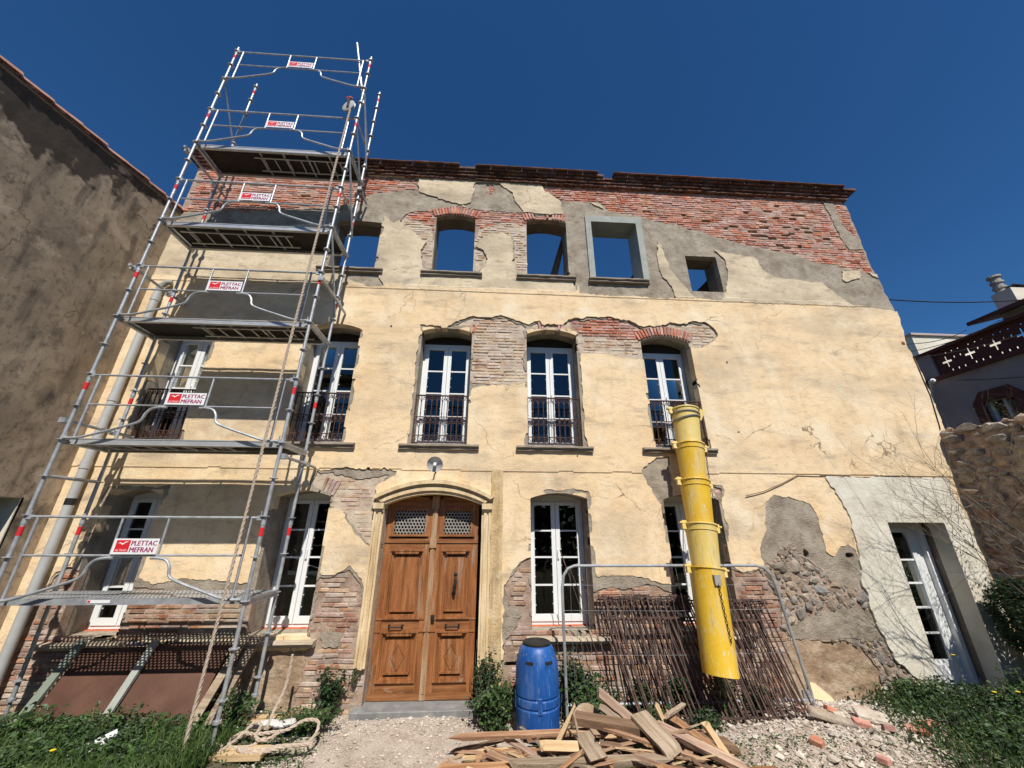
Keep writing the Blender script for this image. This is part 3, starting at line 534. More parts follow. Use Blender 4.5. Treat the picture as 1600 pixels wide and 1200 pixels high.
# ---- bricks
def brick_mesh(name, L, H, D, m, seed):
    rr = random.Random(seed); b = MB(); j = 0.006
    x, z = L / 2, H / 2
    vs = []
    for (yy, k) in ((0.0, 0.80), (0.012, 1.0), (D, 1.0)):
        for a, c in ((-1, -1), (1, -1), (1, 1), (-1, 1)):
            ins = 0.007 if yy == 0.0 else 0.0
            vs.append((a * (x - ins) + rr.uniform(-j, j), yy + (rr.uniform(-.003, .003) if yy < .01 else 0), c * (z - ins) + rr.uniform(-j, j) * .6))
    fs = [(3, 2, 1, 0)] + [(k + i, k + (i + 1) % 4, k + 4 + (i + 1) % 4, k + 4 + i) for k in (0, 4) for i in range(4)]
    b.add(vs, fs)
    return b.mesh(name, m)
COURSE = 0.066
def lay(ids, lens, mname, recess):
    """bricks of one zone as (x, z, length, height, y)"""
    out = []
    z = 0.02
    while z < ZT:
        x = XL + R_.uniform(0, 0.2)
        h = COURSE - 0.014
        while x < XR:
            L = R_.choice(lens) * R_.uniform(0.9, 1.1)
            mx, mz = x + L / 2, z + COURSE / 2
            if zone_at(mx, mz) in ids:
                pts = [(x + 0.02, mz), (x + L - 0.02, mz), (mx, z + 0.012), (mx, z + COURSE - 0.012)]
                if all(zone_at(*p) in ids for p in pts): out.append((mx, mz + .012 * float(vnoise(np.array(mx), np.array(mz), .9, 77)) + R_.uniform(-.004, .004), L, h * R_.uniform(.86, 1.06), recess + (R_.uniform(-0.006, 0.009) if R_.random() > .07 else .012)))
                else:
                    for x2, L2 in ((x + L * .25, L * .48), (x + L * .75, L * .48)):
                        if all(zone_at(x2 + s * L2 * .4, mz) in ids for s in (-1, 0, 1)): out.append((x2, mz, L2, h, recess + R_.uniform(-0.005, 0.010)))
            x += L + 0.014
        z += COURSE
    return out
# arches of bricks on edge over the openings
VO = []
for k, (ids, H) in {'t3': ((3, 4), 0.21), 't4': ((3, 4), 0.21), 'f3': ((4, 3), 0.20), 'f4': ((4, 3), 0.20), 'f5': ((4, 3), 0.20), 'g2': ((4,), 0.24)}.items():
    x0, x1, z0, zs, ri = OPEN[k][:5]; w = x1 - x0; xc = (x0 + x1) / 2
    Rr = (w * w / 4 + ri * ri) / (2 * ri); zc = zs + ri - Rr; am = math.asin(min(1, (w / 2) / Rr)) + 0.03
    n = int(2 * am * (Rr + H / 2) / 0.066)
    for i in range(n):
        a = -am + 2 * am * (i + 0.5) / n
        px_, pz_ = xc + math.sin(a) * (Rr + 0.02 + H / 2), zc + math.cos(a) * (Rr + 0.02 + H / 2)
        if zone_at(px_, pz_) in ids and zone_at(xc + math.sin(a) * (Rr + .06), zc + math.cos(a) * (Rr + .06)) in ids: VO.append((k, px_, pz_, a, H))
def near_arch(x, z):
    for k in ('t3', 't4', 'f3', 'f4', 'f5', 'g2'):
        x0, x1, z0, zs, ri = OPEN[k][:5]; H = 0.24
        if x0 - 0.03 < x < x1 + 0.03 and zs - 0.02 < z < zs + ri + H and any(v[0] == k and abs(v[1] - x) < 0.07 for v in VO): return True
    return False
laid = []
for ids, lens, mname, rec in (((3,), (0.12, 0.2, 0.21, 0.22), 'brick', 0.030), ((4,), (0.14, 0.21, 0.24, 0.3), 'brick_pale', 0.032), ((5,), (0.2, 0.28, 0.36, 0.4), 'brick_low', 0.028)):
    for (x, z, L, h, y) in lay(ids, lens, mname, rec):
        if not near_arch(x, z): laid.append((mname, x, z, L, h, y))
# bricks that have dropped out leave dark pockets
for (px_, pz_, a_, b_) in POCKETS:
    if zone_at(px_, pz_) not in (3, 4, 5): continue
    near = min(laid, key=lambda q: (q[1] - px_) ** 2 + (3 * (q[2] - pz_)) ** 2); laid.remove(near)
    m = (np.abs(cx - near[1]) < near[3] / 2 + .008) & (np.abs(cz - near[2]) < COURSE / 2); ZN[m] = 9
# meshed sheets of plaster, undercoat and mortar
zone_surface('stucco', [0], MT['stucco'])
zone_surface('upper_stucco', [10], MT['stucco_up'])
zone_surface('pale_plaster', [1], MT['plaster'])
zone_surface('render_coat', [2], MT['render'])
zone_surface('mortar_bed', [3], MT['mortar']); zone_surface('pale_mortar_bed', [4], MT['mortar_pale'])
zone_surface('ground_mortar_bed', [5], MT['mortar']); zone_surface('rubble_bed', [6], MT['mortar'])
zone_surface('earth_plaster', [7], MT['earth'])
zone_surface('concrete_surround', [8], MT['cement']); zone_surface('wall_pocket', [9], MT['inner'])

def apparent(b): return b[3] / math.hypot(b[1], 6.6, b[2] - 2.46)
low = sorted([b for b in laid if b[0] == 'brick_low' and b[2] > 0.1], key=apparent, reverse=True)
own = set(id(b) for b in low[:230])
LQ = (0.10, 0.13, 0.16, 0.20, 0.24, 0.28, 0.32, 0.36, 0.40, 0.44)
BM = {}
for b in laid:
    if id(b) in own:
        key = (min(LQ, key=lambda q: abs(q - b[3])), R_.randrange(3))
        if key not in BM: BM[key] = brick_mesh('brick', key[0], COURSE - 0.012, 0.05, MT['brick_low'], len(BM) + 5)
        inst('brick', BM[key], house, (b[1], b[5], b[2]), (0, R_.uniform(-.02, .02), 0))
VM = {H: brick_mesh('arch_brick', 0.052, H, 0.06, MT['brick'], 90) for H in (0.20, 0.21, 0.24)}
VMp = {H: brick_mesh('arch_brick', 0.050, H, 0.06, MT['brick_low'], 91) for H in (0.20, 0.21, 0.24)}
for (k, x, z, a, H) in VO:
    inst('arch_brick', (VMp if k in ('g2',) else VM)[H], house, (x, 0.018 + R_.uniform(-.006, .006), z), (0, a + R_.uniform(-.02, .02), 0))
for mname, nm in (('brick', 'upper_brickwork'), ('brick_pale', 'limewashed_brickwork'), ('brick_low', 'lower_brickwork')):
    bb = [b for b in laid if b[0] == mname and id(b) not in own]
    V = []; F = []
    for (_, x, z, L, h, y) in bb:
        k = len(V); ins = 0.006
        J = lambda s=0.005: R_.uniform(-s, s)
        for (yy, e) in ((y, ins), (y + 0.012, 0), (0.07, 0)):
            for a, c in ((-1, -1), (1, -1), (1, 1), (-1, 1)): V.append((x + a * (L / 2 - e) + J(), yy + (J(.003) if e else 0), z + c * (h / 2 - e) + J(.003)))
        F.append((k + 3, k + 2, k + 1, k))
        for q in (0, 4):
            for i in range(4): F.append((k + q + i, k + q + (i + 1) % 4, k + q + 4 + (i + 1) % 4, k + q + 4 + i))
    if V:
        o = put(bpy.data.objects.new(nm, np_mesh(nm, V, np.array(F)[:, ::-1], MT[mname])), house); o['kind'] = 'stuff'

# ---- rubble stones
def lump(name, m, seed, sub=2, rough=0.25, flat=1.0):
    bm = bmesh.new(); bmesh.ops.create_icosphere(bm, subdivisions=sub, radius=1.0); rr = random.Random(seed)
    ax = [(Vector((rr.gauss(0, 1), rr.gauss(0, 1), rr.gauss(0, 1))).normalized(), rr.uniform(0.45, 0.85)) for _ in range(13)]
    for v in bm.verts:
        p = v.co.copy()
        for a, d in ax:
            t = p.dot(a)
            if t > d: p -= a * (t - d)
        v.co = p * (1 + rr.uniform(-rough, rough) * 0.16)
    me = bpy.data.meshes.new(name); bm.to_mesh(me); bm.free(); me.materials.append(m); return me
SM = [lump('stone', MT['rubble'], 100 + i, 1 if i % 3 else 2, .5) for i in range(9)]
placed = []
for t in range(70000):
    if len(placed) > 280: break
    s = 0.125 if t < 400 else (0.085 if t < 9000 else (0.055 if t < 35000 else .035))
    x, z = R_.uniform(4.3, 7.2), R_.uniform(0.0, 2.2); s *= R_.uniform(0.75, 1.25)
    if not all(zone_at(x + a * s * .55, z + b * s * .4) == 6 for a, b in ((1, 0), (-1, 0), (0, 1), (0, -1))): continue
    if any(math.hypot((x - a) / (s + c) / 1.15, (z - b) / (s + c) / .8) < .70 for a, b, c in placed): continue
    placed.append((x, z, s))
for x, z, s in placed:
    inst('stone', R_.choice(SM), house, (x, 0.035, z), (R_.uniform(-.3, .3), R_.uniform(-3, 3), R_.uniform(-.3, .3)), (s * 1.3, s * 0.36 + .010, s * 0.85))

# ---- reveals, wall thickness, interior
def reveal(k, y0, y1, m, nm='reveal'):
    P = OUT[k]; n = len(P); xm_ = sum(p[0] for p in P) / n; zm_ = sum(p[1] for p in P) / n
    P = [(x + (.004 if x > xm_ else -.004), z + (.004 if z > zm_ else -.004)) for x, z in P]
    V = [(x, y0, z) for x, z in P] + [(x, y1, z) for x, z in P]
    b = MB(); b.add(V, [(i, n + i, n + (i + 1) % n, (i + 1) % n) for i in range(n)])
    return b.build(nm, m, house)
for k, v in OPEN.items():
    mm = MT['render'] if v[6] in ('window',) else (MT['cement'] if k == 't5' else (MT['inner'] if v[6] == 'void' else MT['plaster']))
    if k == 'e': reveal(k, 0.160, .27, mm); reveal(k, .27, v[5] + .15, MT['inner']); continue
    reveal(k, 0.160, v[5] + 0.15 if v[6] != 'void' else 0.5, mm)
# back face of the masonry with the same openings: the thickness of the wall is read through the top windows
def back_wall():
    b = MB(); xs = sorted(set([XL, 8.95] + [OPEN[k][i] for k in OPEN for i in (0, 1)]))
    for a, c in zip(xs[:-1], xs[1:]):
        mid = (a + c) / 2; z = 0.0
        sp = sorted([(OPEN[k][2], OPEN[k][3] + OPEN[k][4] + (0.12 if OPEN[k][6] == 'void' else 0)) for k in OPEN if OPEN[k][0] < mid < OPEN[k][1]])
        for (lo, hi) in sp + [(10.25, 99)]:
            if lo > z: b.add([(a, 0.5, z), (c, 0.5, z), (c, 0.5, lo), (a, 0.5, lo)], [(0, 1, 2, 3)])
            z = hi
    b.build('wall_back', MT['inner'], house)
back_wall()
MB().b2(XL, 8.93, 0.402, 0.5, 10.24, 10.53).build('wall_head', MT['inner'], house)
MB().b2(8.86, 8.9, 0.05, 8.0, 0, 10.2).build('side_wall', MT['inner'], house); MB().b2(XL, XL + 0.1, 0.2, 8.0, 0, 7.05).build('side_wall', MT['inner'], house)
MB().b2(XL, 8.9, 7.9, 8.1, 0, 7.05).build('rear_wall', MT['inner'], house)
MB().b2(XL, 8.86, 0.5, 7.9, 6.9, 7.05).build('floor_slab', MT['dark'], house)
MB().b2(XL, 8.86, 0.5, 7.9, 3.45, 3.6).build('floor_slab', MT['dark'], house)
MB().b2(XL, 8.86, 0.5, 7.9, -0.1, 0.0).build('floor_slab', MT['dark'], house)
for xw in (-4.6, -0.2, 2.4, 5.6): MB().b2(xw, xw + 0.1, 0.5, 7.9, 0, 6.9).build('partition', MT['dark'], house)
# stubs of inner walls that show through the roofless top windows
b = MB(); b.prism([(1.02, 7.05), (1.27, 7.05), (1.93, 9.9), (1.82, 9.9)], 0.95, 1.2); b.build('leaning_beam', MT['inner'], house)
b = MB(); b.prism([(2.9, 7.05), (4.4, 7.05), (4.3, 9.4), (3.95, 9.05), (3.4, 8.35)], 1.0, 1.35); b.build('broken_wall_stub', MT['inner'], house)
b = MB(); b.prism([(4.7, 7.05), (6.4, 7.05), (6.3, 9.1), (5.65, 8.62), (5.15, 8.12)], 1.0, 1.35); b.build('broken_wall_stub', MT['inner'], house)

# ---- cornice: five corbelled courses, each brick with its own end
cor = MB()
steps = [(10.285, 0.045, 0.06), (10.349, 0.085, 0.06), (10.413, 0.125, 0.06), (10.477, 0.165, 0.062)]
for si, (z, pr, h) in enumerate(steps):
    x = XL - pr * 0.9; L0 = (0.12, 0.24, 0.13, 0.24)[si]
    while x < 8.80 + pr * 0.8:
        L = L0 * R_.uniform(0.92, 1.08)
        gone = si == 3 and ((-0.98 < x < -0.80) or (2.52 < x < 2.7))
        if si == 2 and R_.random() < 0.012: gone = True
        if not gone: cor.box((x + L / 2, 0.20 - pr / 2 + R_.uniform(-.006, .006), z + h / 2 + R_.uniform(-.004, .004)), (L - 0.010, pr + 0.4, h - 0.008), jit=0.004)
        x += L
tag(cor.build('cornice', MT['brick_dark'], house), kind='stuff')
# flat tiles along the head of the cornice
tb = MB().box((0, 0, 0), (0.36, 0.5, 0.022), jit=0.004).mesh('cornice_tile', MT['brick_dark'])
x = XL - 0.28
while x < 9.0:
    if not ((-1.12 < x < -0.75) or (2.35 < x < 2.65) or x > 8.62): inst('cornice_tile', tb, house, (x + .18, (0.02 if x > -2.3 else .035) + R_.uniform(-.004, .004), (10.556 if x > -2.3 else 10.552) + R_.uniform(-.003, .003)), (0, R_.uniform(-.012, .012), R_.uniform(-.02, .02)))
    x += 0.372

# ---- sills
def sill(x0, x1, z0, z1, pr, m, back=0.3):
    P = [(-pr, z1 - 0.035), (-pr + 0.012, z1), (back, z1 + 0.015), (back, z0), (0.0, z0), (-pr * 0.55, z0), (-pr * 0.62, z0 + 0.045), (-pr * 0.92, z0 + 0.05)]
    b = MB(); n = len(P); N_ = max(2, int((x1 - x0) / 0.12)); V = []
    for i in range(N_ + 1):
        x = x0 + (x1 - x0) * i / N_
        for (y, z) in P: V.append((x, y + (R_.uniform(-.006, .004) if y < 0 else 0), z + R_.uniform(-.003, .003)))
    F = [(i * n + j, i * n + (j + 1) % n, (i + 1) * n + (j + 1) % n, (i + 1) * n + j) for i in range(N_) for j in range(n)]
    F += [tuple(range(n)), tuple(range((N_ + 1) * n - 1, N_ * n - 1, -1))]
    b.add(V, F); return b.build('sill', m, house)
for (a, c) in ((-6.42, -5.1), (-3.78, -2.36), (-1.60, -0.20), (0.47, 1.86), (2.78, 4.17)): sill(a, c, 3.755, 3.845, 0.085, MT['sill'])
for (a, c) in ((-3.72, -2.36), (-1.565, -0.265), (0.48, 1.77), (2.06, 3.39)): sill(a, c, 7.47, 7.565, 0.075, MT['sill'])
for (a, c) in ((-6.3, -5.15), (-3.62, -2.48), (0.62, 1.95), (2.95, 4.2)): sill(a, c, 0.85, 0.93, 0.10, MT['sill_pale'], 0.45)

# ---- french windows
def french(k, rows=4):
    x0, x1, z0, zs, ri, d, _ = OPEN[k]
    up_ = k[0] == 'f'; fw = 0.042; st = 0.060
    if up_:
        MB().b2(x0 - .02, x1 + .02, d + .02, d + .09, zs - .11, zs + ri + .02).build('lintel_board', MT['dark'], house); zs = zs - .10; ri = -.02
    zt = zs + ri + 0.02
    w = MB(); y0, y1 = d, d + 0.07; zb = z0 + 0.01
    w.b2(x0 - .02, x0 + fw, y0, y1, zb, zt).b2(x1 - fw, x1 + .02, y0, y1, zb, zt).b2(x0 + fw, x1 - fw, y0, y1, zb, zb + 0.05).b2(x0 + fw, x1 - fw, y0, y1, zs - 0.03 - (.04 if up_ else 0), zt)
    win = w.build('window', MT['pvc'], house)
    xm = (x0 + x1) / 2; zl, zh = zb + 0.05, zs - 0.03 - (.04 if up_ else 0)
    for a, c in ((x0 + fw, xm - 0.004), (xm + 0.004, x1 - fw)):
        s = MB(); ys, ye = d - 0.018, d + 0.045
        s.b2(a, a + st, ys, ye, zl, zh).b2(c - st, c, ys, ye, zl, zh).b2(a + st, c - st, ys, ye, zl, zl + 0.1).b2(a + st, c - st, ys, ye, zh - st, zh)
        s.b2(a + st, a + st + .012, ys - .004, ys + .02, zl + .1, zh - st).b2(c - st - .012, c - st, ys - .004, ys + .02, zl + .1, zh - st)
        s.build('sash', MT['pvc'], win)
        zp = zl + 0.1; H = (zh - st - zp) / rows
        for i in range(rows):
            if i: MB().b2(a + st, c - st, d - 0.008, d + 0.02, zp + i * H - 0.013, zp + i * H + 0.013).build('glazing_bar', MT['pvc'], win)
            g = MB(); tl = R_.uniform(-.004, .004); tx = R_.uniform(-.003, .003)
            g.add([(a + st, d + 0.012 + tx, zp + i * H), (c - st, d + 0.012 - tx, zp + i * H), (c - st, d + 0.012 + tl - tx, zp + (i + 1) * H), (a + st, d + 0.012 + tl + tx, zp + (i + 1) * H)], [(0, 1, 2, 3)])
            g.build('pane', MT['glass'], win)
            dots = MB()
            for q in range(2):
                dots.cyl((a + st + 0.02 + R_.uniform(0, .01), d + 0.0, zp + (i + .3 + .4 * q) * H), (a + st + 0.02, d + 0.012, zp + (i + .3 + .4 * q) * H), 0.008, n=6)
                dots.cyl((c - st - 0.02 + R_.uniform(0, .01), d + 0.0, zp + (i + .35 + .4 * q) * H), (c - st - 0.02, d + 0.012, zp + (i + .35 + .4 * q) * H), 0.008, n=6)
            if i < 3: tag(dots.build('white_spacer_dots', MT['white'], win), kind='stuff')
    h = MB().b2(xm + 0.02, xm + 0.045, d - 0.05, d - 0.02, z0 + 1.0, z0 + 1.14); h.build('window_handle', MT['pvc'], win)
    return win
for k in OPEN:
    if OPEN[k][6] == 'window': french(k)
for k in ('g1', 'g2', 'g4', 'g5'):
    x0, x1, z0, _, _, d, _ = OPEN[k]
    b = MB(); n = 12
    for i in range(n):
        a = x0 + (x1 - x0) * i / n; c = x0 + (x1 - x0) * (i + 1) / n + .002
        b.b2(a, c, d - 0.05 + R_.uniform(-.006, .006), d + 0.05, z0 - 0.05, z0 + 0.005 + R_.uniform(-.004, .006))
    tag(b.build('foam_strip', MT['foam'], house), 'orange sealing foam under the white window')

# glazed side door
x0, x1, z0, zs, ri, d, _ = OPEN['e']
w = MB(); w.b2(x0 - .02, x0 + .07, d, d + .08, 0.1, zs + .02).b2(x1 - .07 - .2, x1 - .2, d, d + .08, 0.1, zs + .02).b2(x0 + .07, x1 - .27, d, d + .08, zs - .09, zs + .02)
w.b2(x1 - 0.2, x1 - 0.10, d + .03, d + .09, 0.1, zs + .02).b2(x1 - .10, x1 - .02, d - .05, d + .09, .1, zs + .02)
gd = w.build('glazed_door', MT['pvc'], house)
s = MB(); a, c = x0 + .07, x1 - .27
s.b2(a, a + .08, d - .02, d + .05, 0.12, zs - .09).b2(c - .08, c, d - .02, d + .05, 0.12, zs - .09).b2(a + .08, c - .08, d - .02, d + .05, zs - .17, zs - .09).b2(a + .08, c - .08, d - .02, d + .05, 0.12, 0.45)
s.b2(a + .13, c - .13, d - .03, d - .02, 0.18, 0.39)
s.build('sash', MT['pvc'], gd)
for i in range(5):
    zb = 0.45 + i * 0.378
    if i: MB().b2(a + .08, c - .08, d - .006, d + .02, zb - .014, zb + .014).build('glazing_bar', MT['pvc'], gd)
    g = MB().add([(a + .08, d + .012, zb), (c - .08, d + .012, zb), (c - .08, d + .014, zb + .378), (a + .08, d + .014, zb + .378)], [(0, 1, 2, 3)]); g.build('pane', MT['glass'], gd)
MB().b2(x0 - 0.05, x1 + 0.05, 0.05, d + .1, 0.0, 0.1).build('threshold', MT['slab'], house)

# ---- wrought-iron window guards
def guard(k):
    x0, x1, z0 = OPEN[k][:3]; a, c = x0 + 0.01, x1 - 0.01; y = 0.07; zt, zb = 4.80, 3.89
    rl = MB(); rl.b2(a, c, y - .016, y + .016, zt - .02, zt).b2(a, c, y - .008, y + .008, zb + .13, zb + .145).b2(a, c, y - .008, y + .008, zb, zb + .014)
    rl.b2(a, c, y - .007, y + .007, zt - .43, zt - .418).b2(a, c, y - .007, y + .007, zt - .545, zt - .533)
    g = rl.build('window_guard', MT['iron'], house)
    n = 10; p = (c - a) / n
    bar = MB().b2(-.007, .007, -.007, .007, 0, zt - zb - .02).mesh('bar', MT['iron'])
    for i in range(n + 1): inst('bar', bar, g, (a + p * i, y, zb + .005))
    o = MB()
    for i in range(n):
        xc = a + p * (i + .5)
        o.ring((xc, y, zt - .48), (0, 1, 0), p * .36, .006, 10, 4)
        # pointed arches under the top rail
        for s in (-1, 1): o.tube([(xc + s * p * .5, y, zt - .20), (xc + s * p * .42, y, zt - .12), (xc, y, zt - .03)], .005, 4)
        o.ring((xc, y, zt - .07), (0, 1, 0), p * .2, .005, 8, 4)
        # little diamonds in the foot band
        for s in (-1, 1): o.tube([(xc + s * p * .5, y, zb + .01), (xc, y, zb + .07), (xc + s * p * .5, y, zb + .13)], .006, 4)
        o.lathe((a + p * i, y, zt - .36), [(.004, -.025), (.015, 0), (.004, .025)], 6)
    tag(o.build('scrollwork', MT['iron'], g), kind='stuff')
for k in ('f1', 'f2', 'f3', 'f4', 'f5'): guard(k)

# ---- the entrance: stone surround and the two-leaf door
x0, x1, z0, zs, ri, d, _ = OPEN['door']
sur = MB()
def arc(xa, xb, zsp, rise, n=20): return [(xa + (xb - xa) * i / n, zsp + rise * (1 - (2 * i / n - 1) ** 2)) for i in range(n + 1)]
for (o_, t, pr, off) in ((0.0, 0.05, 0.05, 0.0), (0.05, 0.055, 0.085, 0), (0.105, 0.05, 0.065, 0), (0.155, 0.06, 0.13, 0)):
    sur.band(arc(x0 - o_ * .9, x1 + o_ * .9, zs + o_ * .55, ri + o_ * .5), arc(x0 - (o_ + t) * .9, x1 + (o_ + t) * .9, zs + (o_ + t) * .55, ri + (o_ + t) * .5), -pr, 0.05)
# returned ends of the hood
for s, xa in ((-1, x0), (1, x1)):
    sur.b2(min(xa, xa + s * .17), max(xa, xa + s * .17), -0.1, 0.03, zs - 0.07, zs + 0.02); sur.b2(min(xa, xa + s * .15), max(xa, xa + s * .15), -0.06, 0.03, zs - 0.12, zs - 0.07)
sur.build('hood_mould', MT['stone_trim'], house)
for s, xa, zb in ((-1, x0, 0.58), (1, x1, 0.05)):
    j = MB()
    for (o_, t, pr) in ((0.0, 0.035, 0.03), (0.035, 0.05, 0.055), (0.085, 0.03, 0.035), (0.115, 0.035, 0.06)):
        z = zb
        a_, c_ = sorted((xa + s * o_, xa + s * (o_ + t))); n = 14
        V = []
        for i in range(n + 1):
            zz = zb + (zs - .12 - zb) * i / n
            for (xx, yy) in ((a_, -pr), (c_, -pr), (c_, 0.06), (a_, 0.06)): V.append((xx + R_.uniform(-.003, .003), yy + R_.uniform(-.004, .004), zz + (R_.uniform(-.02, .02) if i == 0 else 0)))
        j.add(V, [(i * 4 + q, i * 4 + (q + 1) % 4, i * 4 + 4 + (q + 1) % 4, i * 4 + 4 + q) for i in range(n) for q in range(4)] + [(0, 1, 2, 3), (n * 4 + 3, n * 4 + 2, n * 4 + 1, n * 4)])
    j.build('door_jamb', MT['stone_trim'], house)
pz = MB(); V = []; n = 30
for i in range(n + 1):
    zz = .05 + (3.42 - .05) * i / n
    for (xx, yy) in ((x1 + .15, -.012), (x1 + .35, -.012), (x1 + .35, .05), (x1 + .15, .05)): V.append((xx + R_.uniform(-.008, .008), yy + R_.uniform(-.005, .005), zz))
pz.add(V, [(i * 4 + q, i * 4 + (q + 1) % 4, i * 4 + 4 + (q + 1) % 4, i * 4 + 4 + q) for i in range(n) for q in range(4)] + [(0, 1, 2, 3), (n * 4 + 3, n * 4 + 2, n * 4 + 1, n * 4)])
pz.build('pilaster_strip', MT['ochre'], house)
MB().box((-0.93, 0.05, 0.055), (1.80, 0.36, 0.11), jit=.006).build('doorstep', MT['slab'], house, bevel=.008)

door = MB().b2(x0, x1 - .06, d + 0.06, d + 0.10, 0.1, zs + ri + .05).build('door', MT['wood'], house)
MB().b2(x1 - .06, x1, d + .12, d + .14, 0.02, zs + ri + .05).build('gap_shade_strip', MT['black'], door)  # gap beside the leaf, with the jamb's shadow painted as a black strip
xm = (x0 + x1) / 2 + .01
def frame(b, xa, xb, za, zb_, t, y0, y1, zt=None, m=0):
    b.b2(xa, xa + t, y0, y1, za, zb_, m).b2(xb - t, xb, y0, y1, za, zb_, m).b2(xa + t, xb - t, y0, y1, za, za + t, m).b2(xa + t, xb - t, y0, y1, zb_ - t, zb_, m)
for side, (a, c) in enumerate(((x0 + .01, xm - .03), (xm + .03, x1 - .055))):
    lf = MB(); st = 0.10; ya, yb = d, d + .06
    lf.b2(a, a + st, ya, yb, 0.12, zs + .1).b2(c - st, c, ya, yb, 0.12, zs + .1)
    leaf = lf.build('door_leaf', MT['wood'], door)
    for (za, zb_) in ((0.12, 0.33), (0.98, 1.14), (2.13, 2.30), (2.74, 2.97)):
        rl = MB().b2(a + st, c - st, ya, yb, za, zb_)
        if za < .2: rl.b2(a, c, ya - .02, ya + .002, .12, .2)
        elif za < 1: rl.b2(a, c, ya - .012, ya + .002, 0.965, 0.985).b2(a, c, ya - .012, ya + .002, 1.13, 1.15)
        elif za < 2.5: rl.b2(a, c, ya - .018, ya + .002, 2.235, 2.27)
        rl.build('door_rail', MT['wood_h'], door)
    MB().b2(a + .06, c - .06, ya - .03, ya, 2.335, 2.37).build('drip_ledge', MT['wood_h'], door)
    for (za, zb_, dia) in ((0.33, 0.98, True), (1.14, 2.13, False)):
        pn = MB(); pa, pc = a + st, c - st
        frame(pn, pa, pc, za, zb_, .022, ya - .030, yb - .01)
        frame(pn, pa + .022, pc - .022, za + .022, zb_ - .022, .018, ya - .012, yb)
        frame(pn, pa + .04, pc - .04, za + .04, zb_ - .04, .025, ya + .022, yb)
        pn.b2(pa + .065, pc - .065, ya + .05, yb, za + .065, zb_ - .065)
        frame(pn, pa + .1, pc - .1, za + .1, zb_ - .1, .014, ya + .022, ya + .045)
        pn.b2(pa + .114, pc - .114, ya + .016, yb, za + .114, zb_ - .114)
        pn.b2(pa + .1, pc - .1, ya - .006, ya + .04, za + .1, za + .125)
        pn.b2(pa + .1, pc - .1, ya - .026, ya, zb_ - .06, zb_ - .03)
        if dia:
            cx_, cz_ = (pa + pc) / 2, (za + zb_) / 2; rx, rz = .1, .17
            D4 = [(cx_ - rx, cz_), (cx_, cz_ - rz), (cx_ + rx, cz_), (cx_, cz_ + rz)]
            for i in range(4): pn.tube([(D4[i][0], ya + .012, D4[i][1]), (D4[(i + 1) % 4][0], ya + .012, D4[(i + 1) % 4][1])], .014, 4)
        pn.build('door_panel', MT['wood'], door)
    # arched grille
    gp, gq = a + st, c - st; gr = MB()
    frame(gr, gp, gq, 2.33, 2.80, .03, ya - .012, yb)
    fr_ = gr.build('grille_frame', MT['wood'], door)
    MB().b2(gp, gq, yb - .012, yb - .004, 2.33, 2.8).build('grille_backing', MT['black'], door)
    lt = MB(); q = 0.056; nxg = int((gq - gp - .06) / q); nzg = 8
    for i in range(nxg):
        for jz in range(nzg):
            xx = gp + .03 + (i + .5 + (.5 if jz % 2 else 0)) * (gq - gp - .06) / (nxg + .5); zz = 2.375 + jz * .051
            if zz < 2.78: lt.ring((xx, ya + .012, zz), (0, 1, 0), .028, .0085, 8, 4)
    tag(lt.build('grille_lattice', MT['strap'], door), kind='stuff')
ast = MB().b2(xm - .042, xm + .042, d - .03, d + .05, .12, 2.98).b2(xm - .055, xm + .055, d - .055, d, 2.16, 2.3).b2(xm - .05, xm + .05, d - .048, d, .98, 1.13).b2(xm - .02, xm + .02, d - .04, d, .2, 2.9).b2(xm - .06, xm + .06, d - .06, d, 2.78, 2.98)
ast.build('astragal', MT['wood_worn'], door)
hd = MB()
for hx in (-1.39, -0.52):
    hd.tube([(hx - .10, d - .01, 1.045), (hx - .09, d - .05, 1.04), (hx + .09, d - .05, 1.04), (hx + .10, d - .01, 1.045)], .011, 6)
    hd.box((hx - .1, d - .005, 1.045), (.03, .02, .05)).box((hx + .1, d - .005, 1.045), (.03, .02, .05))
    hd.build('pull_handle', MT['dark_metal'], door); hd = MB()
kn = MB(); kx = -0.51
kn.lathe((kx, d + .03, 1.76), [(0, -.03), (.03, -.025), (.038, 0), (.03, .02), (0, .03)], 10, ax=(0, -1, 0))
kn.tube([(kx, d - .02, 1.73), (kx + .014, d - .06, 1.66), (kx - .01, d - .06, 1.58), (kx, d - .045, 1.50), (kx, d - .02, 1.47)], [.016, .02, .026, .02, .012], 8)
kn.build('door_knocker', MT['dark_metal'], door, smooth=True)
MB().box((xm + .07, d - .02, 1.15), (.06, .03, .09)).box((xm + .07, d - .04, 1.15), (.025, .03, .025)).build('lock_plate', MT['dark_metal'], door)
# thin crack lines and a cable along the string course
cb = MB(); P = [(4.55, 3.02), (4.9, 3.1), (5.3, 3.25), (5.65, 3.41), (6.2, 3.405), (6.9, 3.4), (8.55, 3.395)]
cb.tube([(x, -0.012, z) for x, z in P], .008, 5); tag(cb.build('brown_cable', MT['copper']), 'thin brown cable sagging along the wall right of the yellow chute', 'cable')
# ================================================================== scaffold
SX0, SX1, SYF, SYR, SZ1 = -6.01, -3.012, -1.087, -0.35, 1.604
sc = thing('scaffold_tower', (-4.5, -0.7, 0.1), 'tall galvanised scaffold tower with five decks in front of the facade', 'scaffold')
TR = 0.0242
